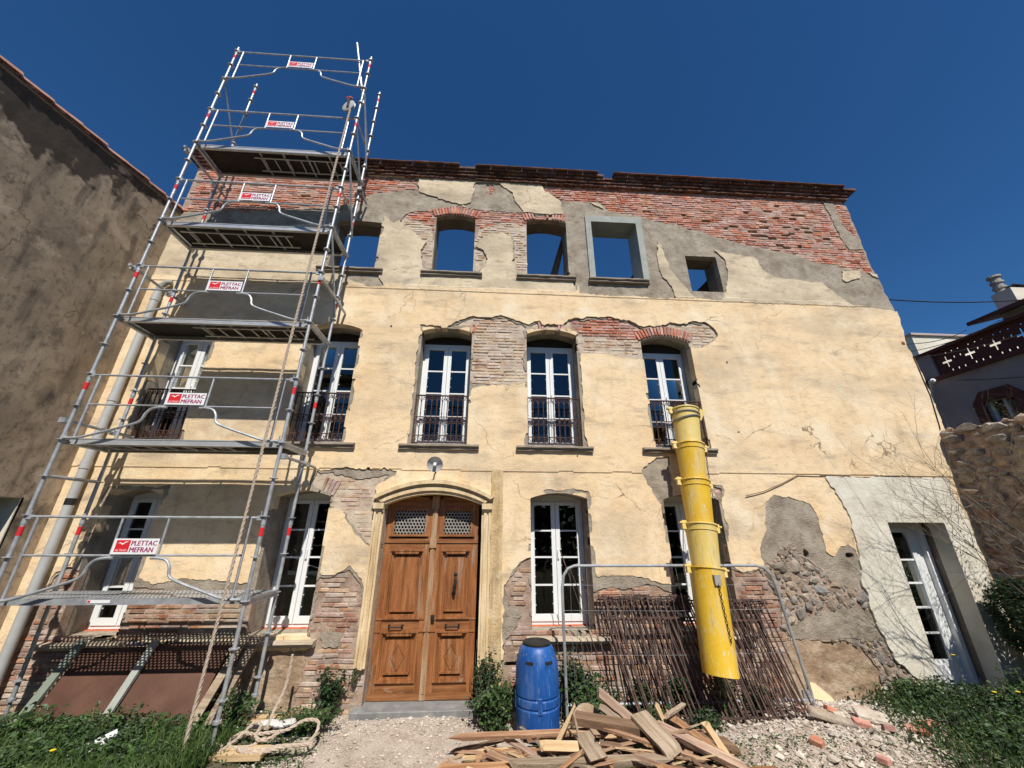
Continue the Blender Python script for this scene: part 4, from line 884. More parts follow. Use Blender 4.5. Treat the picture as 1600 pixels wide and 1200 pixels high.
# posts with rosettes and red bands
ROS = MB().cyl((0, 0, -.005), (0, 0, .005), .058, n=10).mesh('rosette', MT['zinc'])
SLV = MB().cyl((0, 0, -.03), (0, 0, .05), TR + .005, n=10).mesh('joint_sleeve', MT['zinc'])
def post(x, y, z0, z1):
    b = MB().cyl((x, y, z0), (x, y, z1), TR, n=10)
    o = b.build('post', MT['zinc'], sc, smooth=True)
    z = SZ1 - 1.0
    while z < z1 - 0.05:
        if z > z0: inst('rosette', ROS, o, (x, y, z))
        z += 0.5
    for k in range(6):
        zb = SZ1 + 2 * k + 0.86
        if z0 < zb < z1: MB().cyl((x, y, zb - .11), (x, y, zb), TR + .002, n=10, caps=False).build('red_band', MT['redtape'], o)
    # spigot joints
    for k in range(6):
        zb = SZ1 + 2 * k + 0.92
        if z0 < zb < z1: inst('joint_sleeve', SLV, o, (x, y, zb))
    jk = MB().cyl((x, y, .16), (x, y, z0 + .1), .018, n=8).b2(x - .075, x + .075, y - .075, y + .075, .15, .162).cyl((x, y, z0 - .03), (x, y, z0 + .0), .045, n=8)
    jk.build('base_jack', MT['zinc'], o)
for x in (SX0, SX1):
    for y, zt in ((SYF, 12.75), (SYR, 12.72)): post(x, y, 0.42, zt)
def tubepart(nm, a, b, rr=TR, m='zinc', par=None):
    return MB().cyl(a, b, rr, n=8).build(nm, MT[m], par or sc, smooth=True)
def wedge(b, x, y, z, dx):
    b.box((x + dx * .05, y, z), (.07, .03, .06)).box((x + dx * .045, y, z + .04), (.012, .012, .09))
# decks
for k in range(5):
    z = SZ1 + 2 * k
    # end transoms
    for x in (SX0, SX1):
        t = MB(); t.b2(x - .024, x + .024, SYF + .03, SYR - .03, z - .05, z + .0); t.b2(x - .03, x - .02, SYF + .03, SYR - .03, z - .0, z + .03).b2(x + .02, x + .03, SYF + .03, SYR - .03, z - .0, z + .03)
        t.box((x, SYF + .045, z - .01), (.04, .06, .09)).box((x, SYR - .045, z - .01), (.04, .06, .09))
        t.build('transom', MT['zinc'], sc)
    ya, yb = SYF + 0.055, SYR - 0.045; xa, xb = SX0 + 0.05, SX1 - 0.05
    if k == 0:
        # perforated steel planks
        for p, (pa, pb) in enumerate(((ya, (ya + yb) / 2 - .006), ((ya + yb) / 2 + .006, yb))):
            px_ = 0.052; n1 = int((xb - xa) / px_); ny = 8; py = (pb - pa) / ny
            V = []; F = []
            for i in range(n1):
                for j in range(ny):
                    cx_, cy_ = xa + (i + .5 + (.25 if j % 2 else -.25)) * px_, pa + (j + .5) * py
                    hx, hy = px_ / 2, py / 2; sx, sy = .0115, .0105; q = len(V)
                    for (u_, v_) in ((-hx, -hy), (hx, -hy), (hx, hy), (-hx, hy), (-sx, -sy), (sx, -sy), (sx, sy), (-sx, sy)): V.append((cx_ + u_, cy_ + v_, z + .03))
                    for e in range(4): F.append((q + e, q + (e + 1) % 4, q + 4 + (e + 1) % 4, q + 4 + e))
            o = put(bpy.data.objects.new('perforated_deck', np_mesh('perforated_deck', V, F, MT['zinc'])), sc)
            MB().b2(xa, xb, pa, pa + .004, z - .042, z + .029).b2(xa, xb, pb - .004, pb, z - .042, z + .029).build('deck_edge', MT['zinc'], o)
            for e, xe in enumerate((xa, xb)): MB().b2(xe - .02, xe + .02, pa + .01, pb - .01, z - .04, z + .028).build('deck_hook', MT['zinc'], o)
        # load sticker on the front edge
        st = MB().b2(-4.93, -4.66, ya - .003, ya - .0005, z - .02, z + .012).b2(-4.925, -4.89, ya - .004, ya - .003, z - .016, z + .008, 1)
        st.build('sticker', [MT['white'], MT['redtape']], sc)
    else:
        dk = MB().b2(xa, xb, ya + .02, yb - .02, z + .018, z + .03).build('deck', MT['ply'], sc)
        for e, (p, s) in enumerate(((ya, 1), (yb, -1))):
            bm_ = MB().b2(xa, xb, min(p, p + s * .03), max(p, p + s * .03), z - .045, z + .034).b2(xa, xb, min(p - s * .006, p + s * .045), max(p - s * .006, p + s * .045), z - .052, z - .044).b2(xa, xb, min(p - s * .006, p), max(p - s * .006, p), z + .022, z + .036)
            bm_.build('deck_beam', MT['alu'], dk)
        # frame of the trapdoor and its folded ladder under the board
        lo, hi = (xa + .95, xb - .1) if k in (4, 2) else (xa + .12, xb - .75)
        for q in range(4):
            xx = lo + (hi - lo) * (q + .3) / 4
            MB().b2(xx, xx + .03, ya + .03, yb - .03, z - .01, z + .017).build('deck_rib', MT['alu'], dk)
        if k != 1 or True:
            for yy in (ya + .17, yb - .17): MB().b2(lo, hi, yy, yy + .022, z - .035, z - .012).build('ladder_rail', MT['alu'], dk)
            for q in range(7):
                xx = lo + (hi - lo) * (q + .5) / 7; MB().cyl((xx, ya + .17, z - .024), (xx, yb - .15, z - .024), .011, n=6).build('ladder_rung', MT['alu'], dk)
# guard-rail frames with their signs
def text_mesh(s, size, x, z, y, ital=0.0):
    cu = bpy.data.curves.new('t', 'FONT'); cu.body = s; cu.size = size; cu.shear = ital; cu.resolution_u = 2
    ob = bpy.data.objects.new('t', cu); COL.objects.link(ob)
    dg = bpy.context.evaluated_depsgraph_get(); me = ob.evaluated_get(dg).to_mesh()
    V = [(v.co.x + x, y, v.co.y + z) for v in me.vertices]; F = [tuple(p.vertices) for p in me.polygons]
    wd = max(v[0] for v in V) - x
    bpy.data.objects.remove(ob); bpy.data.curves.remove(cu)
    return V, F, wd
def sign_mesh():
    b = MB(); W_, H_ = 0.55, 0.185
    b.b2(0, W_, 0, .006, 0, H_, 0)
    b.b2(.035, .205, -.002, 0, .028, H_ - .018, 1)
    # the white bird-like sweep in the red square
    b.add([(.055, -.003, .128), (.085, -.003, .142), (.115, -.003, .128), (.150, -.003, .150), (.185, -.003, .152), (.150, -.003, .136), (.115, -.003, .110), (.085, -.003, .130)], [(0, 1, 2, 7), (7, 2, 6), (2, 3, 5, 6), (3, 4, 5)], 2)
    V, F, w = text_mesh('PLETTAC', .083, 0, 0, 0); k = .315 / w
    for q, dx in enumerate((-.003, 0, .003)): b.add([(.217 + dx + x * k, -.002 - q * .0003, .103 + z) for x, y, z in V], F, 3)
    V, F, w = text_mesh('MEFRAN', .083, 0, 0, 0); k = .29 / w
    for q, dx in enumerate((-.003, 0, .003)): b.add([(.217 + dx + x * k, -.002 - q * .0003, .025 + z) for x, y, z in V], F, 3)
    V, F, w = text_mesh('ALTRAD', .034, 0, 0, 0); k = .14 / w
    b.add([(.05 + x * k, -.003, .036 + z) for x, y, z in V], F, 2)
    return b
sgn = sign_mesh(); sgn_me = sgn.mesh('sign', [MT['white'], MT['redtape'], MT['white'], MT['purple']])
def bez(P, n=6):
    """smoothed polyline (Catmull-Rom)"""
    Q = [Vector(p) for p in P]; Q = [Q[0]] + Q + [Q[-1]]; out = []
    for i in range(1, len(Q) - 2):
        p0, p1, p2, p3 = Q[i - 1:i + 3]
        for t in range(n):
            t = t / n; out.append(0.5 * ((2 * p1) + (-p0 + p2) * t + (2 * p0 - 5 * p1 + 4 * p2 - p3) * t * t + (-p0 + 3 * p1 - 3 * p2 + p3) * t ** 3))
    return out + [Q[-2]]
for k in range(6):
    z = SZ1 + 2 * k; y = SYF - 0.012; xc = (SX0 + SX1) / 2
    g = MB()
    a, c = SX0 + .03, SX1 - .03
    g.tube([(a, y, z + .98), (c, y, z + .98)], .0168, 8)
    for x in (SX0 + .16, SX1 - .16): g.tube([(x, y, z + .98), (x, y, z + .03)], .0165, 8)
    g.tube([(SX0 + .16, y, z + .52), (SX1 - .16, y, z + .52)], .0135, 8)
    for x in (xc - .29, xc + .29): g.tube([(x, y, z + .98), (x, y, z + .5)], .0135, 8)
    fr_ = g.build('guardrail', MT['zinc'], sc, smooth=True)
    for s in (-1, 1):
        P = [(xc + s * 1.46, y - .02, z + .02), (xc + s * 1.25, y - .02, z + .03), (xc + s * .95, y - .02, z + .12), (xc + s * .62, y - .02, z + .23), (xc + s * .52, y - .02, z + .29), (xc + s * .49, y - .02, z + .39), (xc + s * .43, y - .02, z + .465), (xc + s * .33, y - .02, z + .49), (xc + s * .23, y - .02, z + .49)]
        MB().tube(bez(P), .0175, 8).build('curved_rail', MT['zinc'], fr_, smooth=True)
    for (wx_, wz_, ws_) in ((SX0, z + .98, 1), (SX1, z + .98, -1), (SX0, z + .02, 1), (SX1, z + .02, -1)):
        cl = MB(); wedge(cl, wx_, y, wz_, ws_); cl.build('wedge_clamp', MT['zinc'], fr_)
    inst('sign', sgn_me, fr_, (xc - .275, y - .028, z + .535), (0, 0, 0))
# wall-tie tubes and couplers
def coupler(b, p): b.box(p, (.09, .09, .07))
for (x, z, y0, y1) in ((SX1 + .05, 6.46, SYF - .05, -0.02), (SX1 + .05, 3.42, SYF + .02, -0.02), (SX0 - .05, 6.53, SYF - .12, -.02), (SX0 - .05, 9.35, SYF - .12, -.02), (SX0 - .05, 3.88, SYF - .04, -.02), (SX1 + .05, 9.35, SYR - .1, -.02)):
    o = tubepart('wall_tie', (x, y0, z), (x, y1, z)); 
    for yc in {SYR, max(SYF, y0 + .04)}: cc = MB(); coupler(cc, (x - .02, yc, z)); cc.build('coupler', MT['zinc'], o)
# left stand-off arm low down
tubepart('bracket_tube', (SX0, SYF, SZ1 + 1.5), (SX0 + .02, SYR, SZ1 + 1.5))
# end rails and braces of the upper lifts
for k in (4, 5):
    z = SZ1 + 2 * k
    for x in (SX0, SX1):
        if k == 5 or x == SX1: tubepart('end_brace', (x, SYF, z + (.0 if k == 5 else .9)), (x, SYR, z - 1.05 + (.0 if k == 5 else .9)), .019)
for k in (4, 3): tubepart('end_rail', (SX1, SYF, SZ1 + 2 * k + .98), (SX1, SYR, SZ1 + 2 * k + .98), .019)
for k in (3, 4, 5): tubepart('end_brace', (SX1 + .03, SYF, SZ1 + 2 * k - .15), (SX1 + .03, SYR, SZ1 + 2 * k - 1.45), .019)
tubepart('short_upright', (SX1 - .02, SYR + .02, 9.75), (SX1 - .02, SYR + .02, 10.9), .019)
# hoist arm
o = tubepart('hoist_arm', (SX1 + .02, SYF + .06, 11.2), (SX1 - .42, SYF + .02, 13.3))
# ground boards under the feet
for i, (x, lab) in enumerate(((SX0, 'sole board under the left scaffold feet'), (SX1, 'sole board under the right scaffold feet'))):
    b = MB().box((x + (.15 if i else 0), SYF, .125), (.9, .22, .045), jit=.004).build('sole_board', MT['plank_c']); tag(b, 'orange-brown %s' % lab, 'board')
b = MB().box((SX1 - .02, SYR, .115), (1.1, .2, .045), jit=.004).box((SX1 + .02, SYR - .02, .155), (.9, .18, .04), jit=.004).build('sole_board', MT['plank_c']); tag(b, 'doubled pale boards under the rear right scaffold foot', 'board')
# pulley
pu = thing('hoist_pulley', (-3.17, -1.25, 10.7), 'grey pulley wheel with safety hook hanging at the scaffold corner', 'pulley')
w = MB().lathe((-3.17, -1.22, 10.78), [(0, -.03), (.13, -.03), (.15, -.02), (.12, 0), (.15, .02), (.13, .03), (0, .03)], 24, ax=(.35, 1, 0)); w.build('wheel', MT['pipe'], pu, smooth=True)
MB().box((-3.17, -1.22, 10.85), (.05, .11, .3)).build('cheek_plate', MT['dark_metal'], pu)
MB().tube([(-3.22, -1.22, 11.0), (-3.26, -1.22, 11.06), (-3.2, -1.2, 11.12), (-3.14, -1.19, 11.08)], .015, 6).build('hook', MT['redtape'], pu)
# rope
def rope(nm, P, rad, lab, n=8, twist=True):
    pts = bez(P, n); b = MB()
    if twist:
        L = 0; S_ = []
        for i, p in enumerate(pts):
            if i: L += (pts[i] - pts[i - 1]).length
            S_.append(L)
        N_ = int(L / .035); res = []
        for i in range(N_ + 1):
            t = L * i / N_; j = min(len(S_) - 2, max(0, int(np.searchsorted(S_, t)) - 1)); q = (t - S_[j]) / max(1e-6, S_[j + 1] - S_[j]); res.append(pts[j].lerp(pts[j + 1], q))
        for ph in range(3):
            Q = []
            for i, p in enumerate(res):
                d = (res[min(i + 1, N_)] - res[max(i - 1, 0)]).normalized(); t_ = d.orthogonal().normalized(); w_ = d.cross(t_); an = i * 1.05 + ph * 2.094
                Q.append(p + (t_ * math.cos(an) + w_ * math.sin(an)) * rad * .52)
            b.tube(Q, rad * .58, 5)
    else: b.tube(pts, rad, 6)
    return tag(b.build(nm, MT['rope'], smooth=True), lab, 'rope')
rope('hoist_rope', [(-3.11, -1.25, 10.75), (-3.13, -1.26, 8.5), (-3.15, -1.26, 5.5), (-3.16, -1.27, 2.5), (-3.18, -1.28, .8), (-3.19, -1.28, .14)], .019, 'long pale rope hanging from the pulley down to the ground', 4)
G0 = .15
rope('coiled_rope', [(-3.19, -1.26, G0), (-3.1, -1.12, G0 + .05), (-2.95, -1.02, G0 + .02), (-2.9, -1.1, G0), (-2.85, -.82, G0 + .02), (-2.78, -.72, G0 + .1), (-2.66, -.78, G0 + .1), (-2.62, -.95, G0 + .06), (-2.5, -.98, G0 + .04), (-2.4, -.88, G0 + .06), (-2.5, -.82, G0 + .04), (-2.62, -1.0, G0), (-2.8, -1.04, G0), (-2.92, -.92, G0 + .02), (-2.86, -.78, G0 + .03), (-2.7, -.86, G0 + .05), (-2.55, -.9, G0 + .07), (-2.35, -.78, G0 + .05), (-2.2, -.68, G0 + .1), (-2.02, -.72, G0 + .1), (-1.98, -.86, G0 + .03), (-2.05, -1.0, G0), (-2.3, -1.02, G0), (-2.55, -1.1, G0), (-2.72, -1.12, G0 + .03), (-2.5, -1.16, G0), (-2.2, -1.08, G0 + .02), (-1.95, -1.0, G0)], .019, 'tangled coil of thick pale rope on the ground by the scaffold foot')
rope('rope_tail', [(-2.62, -.36, .85), (-2.63, -.38, .5), (-2.66, -.52, .28), (-2.6, -.75, .2)], .018, 'short rope end hanging beside the rear right scaffold post')

# ================================================================== wall lamp, pipe
lp = thing('wall_lamp', (-0.93, 0.0, 3.4), 'round grey enamel lamp on a bracket above the wooden door', 'wall lamp')
ax = Vector((0.0, -0.88, -0.42)).normalized(); cc = Vector((-0.92, -0.22, 3.47))
MB().lathe(cc, [(0, -.035), (.05, -.03), (.125, .0), (.134, .014), (.13, .014), (.12, .004), (.05, -.02), (0, -.025)], 28, ax=ax).build('lamp_shade', MT['pipe'], lp, smooth=True)
MB().lathe(cc, [(.028, -.02), (.03, .02), (.03, .06), (.02, .085), (0, .09)], 14, ax=ax).build('bulb', MT['white'], lp, smooth=True)
MB().tube(bez([cc - ax * .03, cc - ax * .08 + Vector((0, .02, 0)), (-.93, -.08, 3.44), (-.93, .03, 3.36)]), .014, 6).build('bracket', MT['dark_metal'], lp)
pp = thing('drain_pipe', (-6.55, -0.1, 0.1), 'thick pale grey downpipe in the corner behind the scaffold', 'pipe')
MB().cyl((-6.55, -.1, .2), (-6.55, -.1, 6.75), .062, n=14).build('pipe_length', MT['pipe'], pp, smooth=True)
for z in (3.4, 4.55, 6.6): MB().cyl((-6.55, -.1, z - .06), (-6.55, -.1, z + .06), .07, n=14).build('pipe_socket', MT['pipe'], pp, smooth=True)
MB().cyl((-6.55, -.1, 2.78), (-6.55, -.1, 2.88), .065, n=14).build('black_band', MT['black'], pp)
MB().tube([(-6.55, -.1, 6.72), (-6.55, -.1, 6.86), (-6.48, -.08, 6.98), (-6.4, -.05, 7.0)], .055, 10).build('pipe_elbow', MT['strap'], pp, smooth=True)

# ================================================================== yellow debris chute
ch = thing('debris_chute', (3.2, -0.5, 0.7), 'yellow plastic rubble chute hanging from the first-floor window', 'chute')
A = Vector((3.56, -0.25, 4.50)); B = Vector((3.13, -0.78, 0.66)); L = (B - A).length; dv = (B - A).normalized()
side = dv.cross(Vector((0, 1, 0))).normalized()
def onl(t): return A + (B - A) * t
cuts = [0.0, 0.172, 0.335, 0.512, 0.67, 1.0]
for i in range(5):
    t0, t1 = cuts[i], cuts[i + 1] + (0.045 if i < 4 else 0); n = 28
    a, b_ = onl(t0), onl(t1); ln = (b_ - a).length; R0, R1 = .232, .188
    if i == 4: R0, R1 = .238, .222
    s = MB(); s.lathe(a, [(R0 - .012, .03), (R0 - .01, 0), (R0 + .016, 0), (R0 + .018, .02), (R0 + .003, .028), (R0 - .004, .06), (R1, ln), (R1 - .012, ln), (R0 - .014, .06)], n, ax=dv)
    if i in (1, 2, 3): s.lathe(onl(t0), [(R0 - .003, .10), (R0 + .006, .105), (R0 - .004, .115)], n, ax=dv)
    o = s.build('chute_section', MT['yellow' if i in (1, 2, 4) else 'yellow_pale'], ch, smooth=True)
    # lugs either side
    for q in (-1, 1):
        p = a + side * q * (R0 + .03) + dv * .035
        MB().box(p, (.07, .05, .13), rot=Matrix((side, dv.cross(side), dv)).transposed()).box(p + side * q * .02 - dv * .03, (.1, .06, .025), rot=Matrix((side, dv.cross(side), dv)).transposed()).build('lug', MT['yellow_pale'], o)
def chain(nm, P, par, link=.042, r_=.0045):
    pts = bez(P, 8); b = MB(); acc = [pts[0]]
    for p in pts[1:]:
        while (p - acc[-1]).length > link: acc.append(acc[-1] + (p - acc[-1]).normalized() * link)
    for i in range(len(acc) - 1):
        d = (acc[i + 1] - acc[i]).normalized(); t_ = d.orthogonal().normalized()
        if i % 2: t_ = d.cross(t_)
        m_ = (acc[i] + acc[i + 1]) / 2
        b.tube([m_ + d * math.cos(an) * link * .62 + t_ * math.sin(an) * link * .3 for an in [2 * math.pi * q / 8 for q in range(8)]], r_, 4, closed=True)
    return b.build(nm, MT['dark_metal'], par)
fr0 = -Vector((0, 1, 0))
chain('chain', [onl(.18) + side * .28, onl(.26) + side * .27 , onl(.35) + side * .26], ch)
chain('chain', [onl(.36) + side * .26, onl(.44) + side * .30 + fr0 * .02, onl(.52) + side * .27], ch)
chain('chain', [onl(.53) + side * .30 + fr0 * .04, onl(.60) + side * .22 + fr0 * .22, onl(.66) + side * .1 + fr0 * .25], ch)
chain('chain', [onl(.69) + side * .0 + fr0 * .262, onl(.78) + side * .03 + fr0 * .248, onl(.9) + side * .08 + fr0 * .235], ch)
MB().box(onl(.705) + fr0 * .248, (.09, .05, .13)).build('chain_plate', MT['strap'], ch)
st = MB(); st.ring(onl(.025), dv, .238, .014, 28, 5); st.ring(onl(.05), (dv + Vector((.22, 0, .1))).normalized(), .242, .014, 28, 5); st.build('strap', MT['strap'], ch)
MB().box(onl(.02) + side * .24 + fr0 * .05, (.09, .1, .2), rot=Matrix.Rotation(.5, 3, 'Y')).build('hanging_bracket', MT['yellow_pale'], ch)

# ================================================================== barrel
ba = thing('blue_barrel', (0.70, -0.62, 0.03), 'tall blue plastic barrel with black lid beside the wooden door', 'barrel')
c0 = Vector((0.70, -0.62, 0.03)); k = .96
prof = [(0, 0), (.24, 0), (.272, .02), (.285, .08), (.292, .22), (.296, .30), (.284, .312), (.284, .322), (.296, .334), (.297, .40), (.285, .412), (.285, .422), (.297, .434), (.297, .60), (.294, .70), (.282, .775), (.250, .865), (.222, .925), (.195, .945), (.17, .95)]
body = MB().lathe(c0, [(a * k, b_ * 1.03) for a, b_ in prof], 40)
body.build('barrel_body', MT['blue'], ba, smooth=True)
MB().lathe(c0 + Vector((0, 0, .955)), [(.185, -.01), (.192, .0), (.192, .04), (.17, .05), (.16, .04), (0, .04)], 32).build('lid', MT['black'], ba, smooth=True)
for an in (-2.05, -1.08, .6, 2.6):
    p = c0 + Vector((math.cos(an) * .247, math.sin(an) * .247, .80)); rt = Matrix.Rotation(an + math.pi / 2, 3, 'Z')
    MB().box(p - Vector((0, 0, .03)), (.12, .06, .05), rot=rt, m=0).box(p + Vector((0, 0, .012)), (.10, .062, .034), rot=rt, m=1).build('grip', [MT['blue'], MT['black']], ba)  # black upper block paints the shade of the recess above the lug
for an in (-1.57, .0, 1.57, 3.14):
    p = c0 + Vector((math.cos(an) * .283, math.sin(an) * .283, .377)); MB().box(p, (.06, .02, .17), rot=Matrix.Rotation(an + math.pi / 2, 3, 'Z')).build('rib', MT['blue'], ba, bevel=.006)

# ================================================================== site fence panel
fe = thing('site_fence', (2.7, -0.6, 0.1), 'galvanised wire-mesh site fence panel with rounded corners leaning behind the yellow chute', 'fence')
FT, FB = Vector((0, -.42, 1.94)), Vector((0, -.36, .10))
def fp(x, t): p = FT.lerp(FB, t); return Vector((x + (x - 1.0) * .075 * t, p.y, p.z))
xa, xb = 1.12, 4.40
P = [fp(xa, 1), fp(xa, .6), fp(xa, .16), fp(xa + .03, .07), fp(xa + .1, .02), fp(xa + .2, 0), fp(2.5, 0), fp(xb - .22, 0), fp(xb - .1, .02), fp(xb - .03, .07), fp(xb, .16), fp(xb, .6), fp(xb, 1)]
MB().tube(P, .0215, 8).build('frame', MT['zinc'], fe, smooth=True)
MB().tube([fp(xa, .93), fp(xb, .93)], .019, 8).build('bottom_rail', MT['zinc'], fe, smooth=True)
MB().box(fp(xb, .93) + Vector((-.06, 0, .05)), (.14, .03, .13)).build('foot_bracket', MT['zinc'], fe)
wr = MB()
n = 26
for i in range(1, n):
    x = xa + (xb - xa) * i / n; wr.tube([fp(x, .01), fp(x + R_.uniform(-.02, .02), .5), fp(x, .93)], .0016, 4)
for t in (.14, .32, .62): wr.tube([fp(xa, t), fp((xa + xb) / 2, t + .01), fp(xb, t)], .0022, 4)
tag(wr.build('mesh_wires', MT['zinc'], fe), kind='stuff')

# ================================================================== rusty railings leaning on the wall
def old_railing(x0, n, pitch, ztop, lean0, lean1, sk, zb, lab):
    rt = thing('iron_railing', (x0 + n * pitch / 2, lean1, zb), lab, 'railing', None)
    bar_len = ztop - zb
    def P(i, t): return Vector((x0 + i * pitch + sk * (1 - t), lean1 + (lean0 - lean1) * t, zb + bar_len * t))
    for i in range(n):
        j = R_.uniform(-.015, .015); h = 1 + R_.uniform(-.03, .015); a, b_ = P(i, 0) + Vector((j + R_.uniform(-.03, .05), R_.uniform(-.05, .02), R_.uniform(-.02, .02))), P(i, h) + Vector((j * .5, 0, 0))
        b = MB().cyl(a, b_, .0125, n=6)
        d = (b_ - a).normalized()
        # scrolled head and collar
        b.ring(b_ - d * .05 + Vector((.025, -.006, 0)), (0, 1, .2), .028, .008, 8, 4); b.ring(b_ - d * .05 - Vector((.025, .006, 0)), (0, 1, .2), .028, .008, 8, 4)
        b.box(b_ - d * .12, (.026, .026, .03))
        b.build('bar', MT['rust'], rt)
    for t in (.985, .80, .05):
        MB().box((P(0, t) + P(n - 1, t)) / 2 + Vector((0, -.012, 0)), ((n - 1) * pitch + .1, .010, .022)).build('rail', MT['rust'], rt)
old_railing(1.74, 18, .082, 1.50, -.10, -.62, .30, .06, 'rusty wrought-iron railing leaning left of the yellow chute, front of its stack')
old_railing(1.76, 14, .09, 1.46, -.07, -.50, .30, .06, 'rusty wrought-iron railing at the back of the stack left of the yellow chute')
old_railing(2.98, 16, .078, 1.44, -.09, -.66, .20, .08, 'rusty wrought-iron railing leaning behind the foot of the yellow chute')
old_railing(3.42, 14, .075, 1.42, -.07, -.52, .12, .10, 'rusty wrought-iron railing at the right end of the stack below the brick pier')
for i, (x, z, lab) in enumerate(((1.16, 2.15, 'tall thin iron rod leaning at the left window'), (1.3, 1.9, 'bent thin rod leaning against the left white window'), (1.48, 1.75, 'thin rod with a small leaf finial leaning near the fence'))):
    b = MB().cyl((x + .65, -.55, .1), (x, -.12, z), .007, n=6)
    if i == 2: b.lathe((x + .02, -.13, z - .05), [(.004, -.03), (.025, 0), (.004, .05)], 6)
    tag(b.build('iron_rod', MT['rust']), lab, 'rod')
# ================================================================== building on the left
lb = thing('left_building', (-7.0, -2.0, 0), 'dark stained cement house wall with clay-tiled verge on the left', 'building')
def left_wall():
    # fine sheet facing +X, with the gateway left open
    dy = .04; Y = np.arange(-9.0, 0.36, dy); Z = np.arange(-.1, 8.95, dy)
    A, B_ = np.meshgrid(Y, Z); top = 8.88 + 0.16 * A
    V = np.stack([-6.88 + .02 * fbm(A, B_, .8, 70, 3) + .006 * fbm(A, B_, 6, 71, 3), A, np.minimum(B_, top)], -1)
    ny = len(Y); j, i = np.meshgrid(np.arange(len(Z) - 1), np.arange(ny - 1), indexing='ij')
    cyc = Y[i] + dy / 2; czc = Z[j] + dy / 2
    keep = (czc < 8.88 + .16 * cyc + dy) & ~((cyc < -.46) & (cyc > -3.2) & (czc < 2.86))
    edge = (8.88 + .16 * cyc - czc); soot = edge < .36 + 1.5 * fbm(cyc, czc, 1.1, 72, 4)
    j = j[keep]; i = i[keep]; q = np.stack([j * ny + i, j * ny + i + 1, (j + 1) * ny + i + 1, (j + 1) * ny + i], 1)
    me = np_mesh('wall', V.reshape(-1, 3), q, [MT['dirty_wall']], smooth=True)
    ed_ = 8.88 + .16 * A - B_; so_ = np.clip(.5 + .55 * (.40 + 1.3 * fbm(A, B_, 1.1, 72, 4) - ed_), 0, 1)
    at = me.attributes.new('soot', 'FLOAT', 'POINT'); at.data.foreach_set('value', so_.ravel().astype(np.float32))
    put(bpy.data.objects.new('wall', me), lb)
left_wall()
MB().b2(-7.3, -6.885, -.47, -.455, 0, 2.86).b2(-7.3, -6.885, -3.2, -.46, 2.85, 2.87).build('gateway_reveal', MT['plaster'], lb)
MB().b2(-8.6, -8.5, -4.0, .3, 0, 3.2).b2(-8.6, -6.9, -.44, -.40, 0, 2.84).build('gateway_back', MT['dark'], lb)
b = MB(); b.add([(-6.87, .35, 8.955), (-6.87, -9, 7.46), (-14, -9, 7.46), (-14, .35, 8.955), (-6.87, .35, 8.915), (-6.87, -9, 7.42), (-14, -9, 7.42), (-14, .35, 8.915)], [(0, 1, 2, 3), (7, 6, 5, 4), (0, 4, 5, 1), (2, 6, 7, 3), (0, 3, 7, 4), (1, 5, 6, 2)])
b.build('roof_deck', MT['inner'], lb)
MB().b2(-14, -6.95, .2, .35, 0, 8.9).build('rear_wall', MT['dirty_wall'], lb)
def canal_tile(L=.46, r0=.105, r1=.085):
    b = MB(); n = 8; V = []
    for (yy, rr) in ((0, r0), (-L, r1)):
        for k in (0, .014):
            for i in range(n + 1):
                a = math.pi * i / n; V.append(((rr - k) * math.cos(a), yy, (rr - k) * math.sin(a) * .8))
    m = n + 1; F = []
    for i in range(n): F += [(i, i + 1, 2 * m + i + 1, 2 * m + i), (m + i + 1, m + i, 3 * m + i, 3 * m + i + 1), (i, m + i, m + i + 1, i + 1), (2 * m + i + 1, 3 * m + i + 1, 3 * m + i, 2 * m + i)]
    F += [(0, 2 * m, 3 * m, m), (n, m + n, 3 * m + n, 2 * m + n)]
    b.add(V, F); return b.mesh('roof_tile', MT['tile'], smooth=True)
tm = canal_tile(); sl = math.atan(.16)
for c in range(3):
    y = .40; x = -6.945 - c * .235
    while y > -4.6:
        z = 8.90 + .16 * y + .05
        inst('roof_tile', tm, lb, (x + R_.uniform(-.01, .01), y - .02, z + R_.uniform(-.006, .006)), (-(-sl) + .03, R_.uniform(-.04, .04), R_.uniform(-.03, .03)))
        y -= .40
vb = MB().box((0, 0, 0), (.12, .18, .03), jit=.004).mesh('verge_brick', MT['brick_dark'])
for i in range(26):
    y = .3 - i * .19
    inst('verge_brick', vb, lb, (-6.915, y, 8.90 + .16 * y + .018), (sl, R_.uniform(-.03, .03), R_.uniform(-.04, .04)))

# ================================================================== garden wall on the right
gw = thing('garden_wall', (8.9, -1.5, 0), 'shaded rubble-stone garden wall running forward on the right', 'wall')
GA = .185
b = MB(); b.add([(8.745, .02, -.1), (8.745 + GA * 5.5, -5.5, -.1), (9.25 + GA * 5.5, -5.5, -.1), (9.25, .02, -.1), (8.745, .02, 4.2), (8.745 + GA * 5.5, -5.5, 4.2), (9.25 + GA * 5.5, -5.5, 4.2), (9.25, .02, 4.2)], [(3, 2, 1, 0), (4, 5, 6, 7), (0, 1, 5, 4), (1, 2, 6, 5), (2, 3, 7, 6), (3, 0, 4, 7)])
b.build('wall_core', MT['mortar'], gw)
GS = [lump('stone', MT['rubble'], 200 + i, 1 if i % 2 else 2, .5) for i in range(6)] + [lump('stone', MT['brick_low'], 210 + i, 1) for i in range(2)]
pl = []
for t in range(16000):
    if len(pl) >= 298: break
    s = (.17 if t < 2500 else .095) * R_.uniform(.7, 1.25); y, z = R_.uniform(-2.1, -.03), R_.uniform(.1, 4.25)
    if any(math.hypot((y - a) / (s + c) / 1.1, (z - b_) / (s + c) / .60) < .8 for a, b_, c in pl): continue
    pl.append((y, z, s))
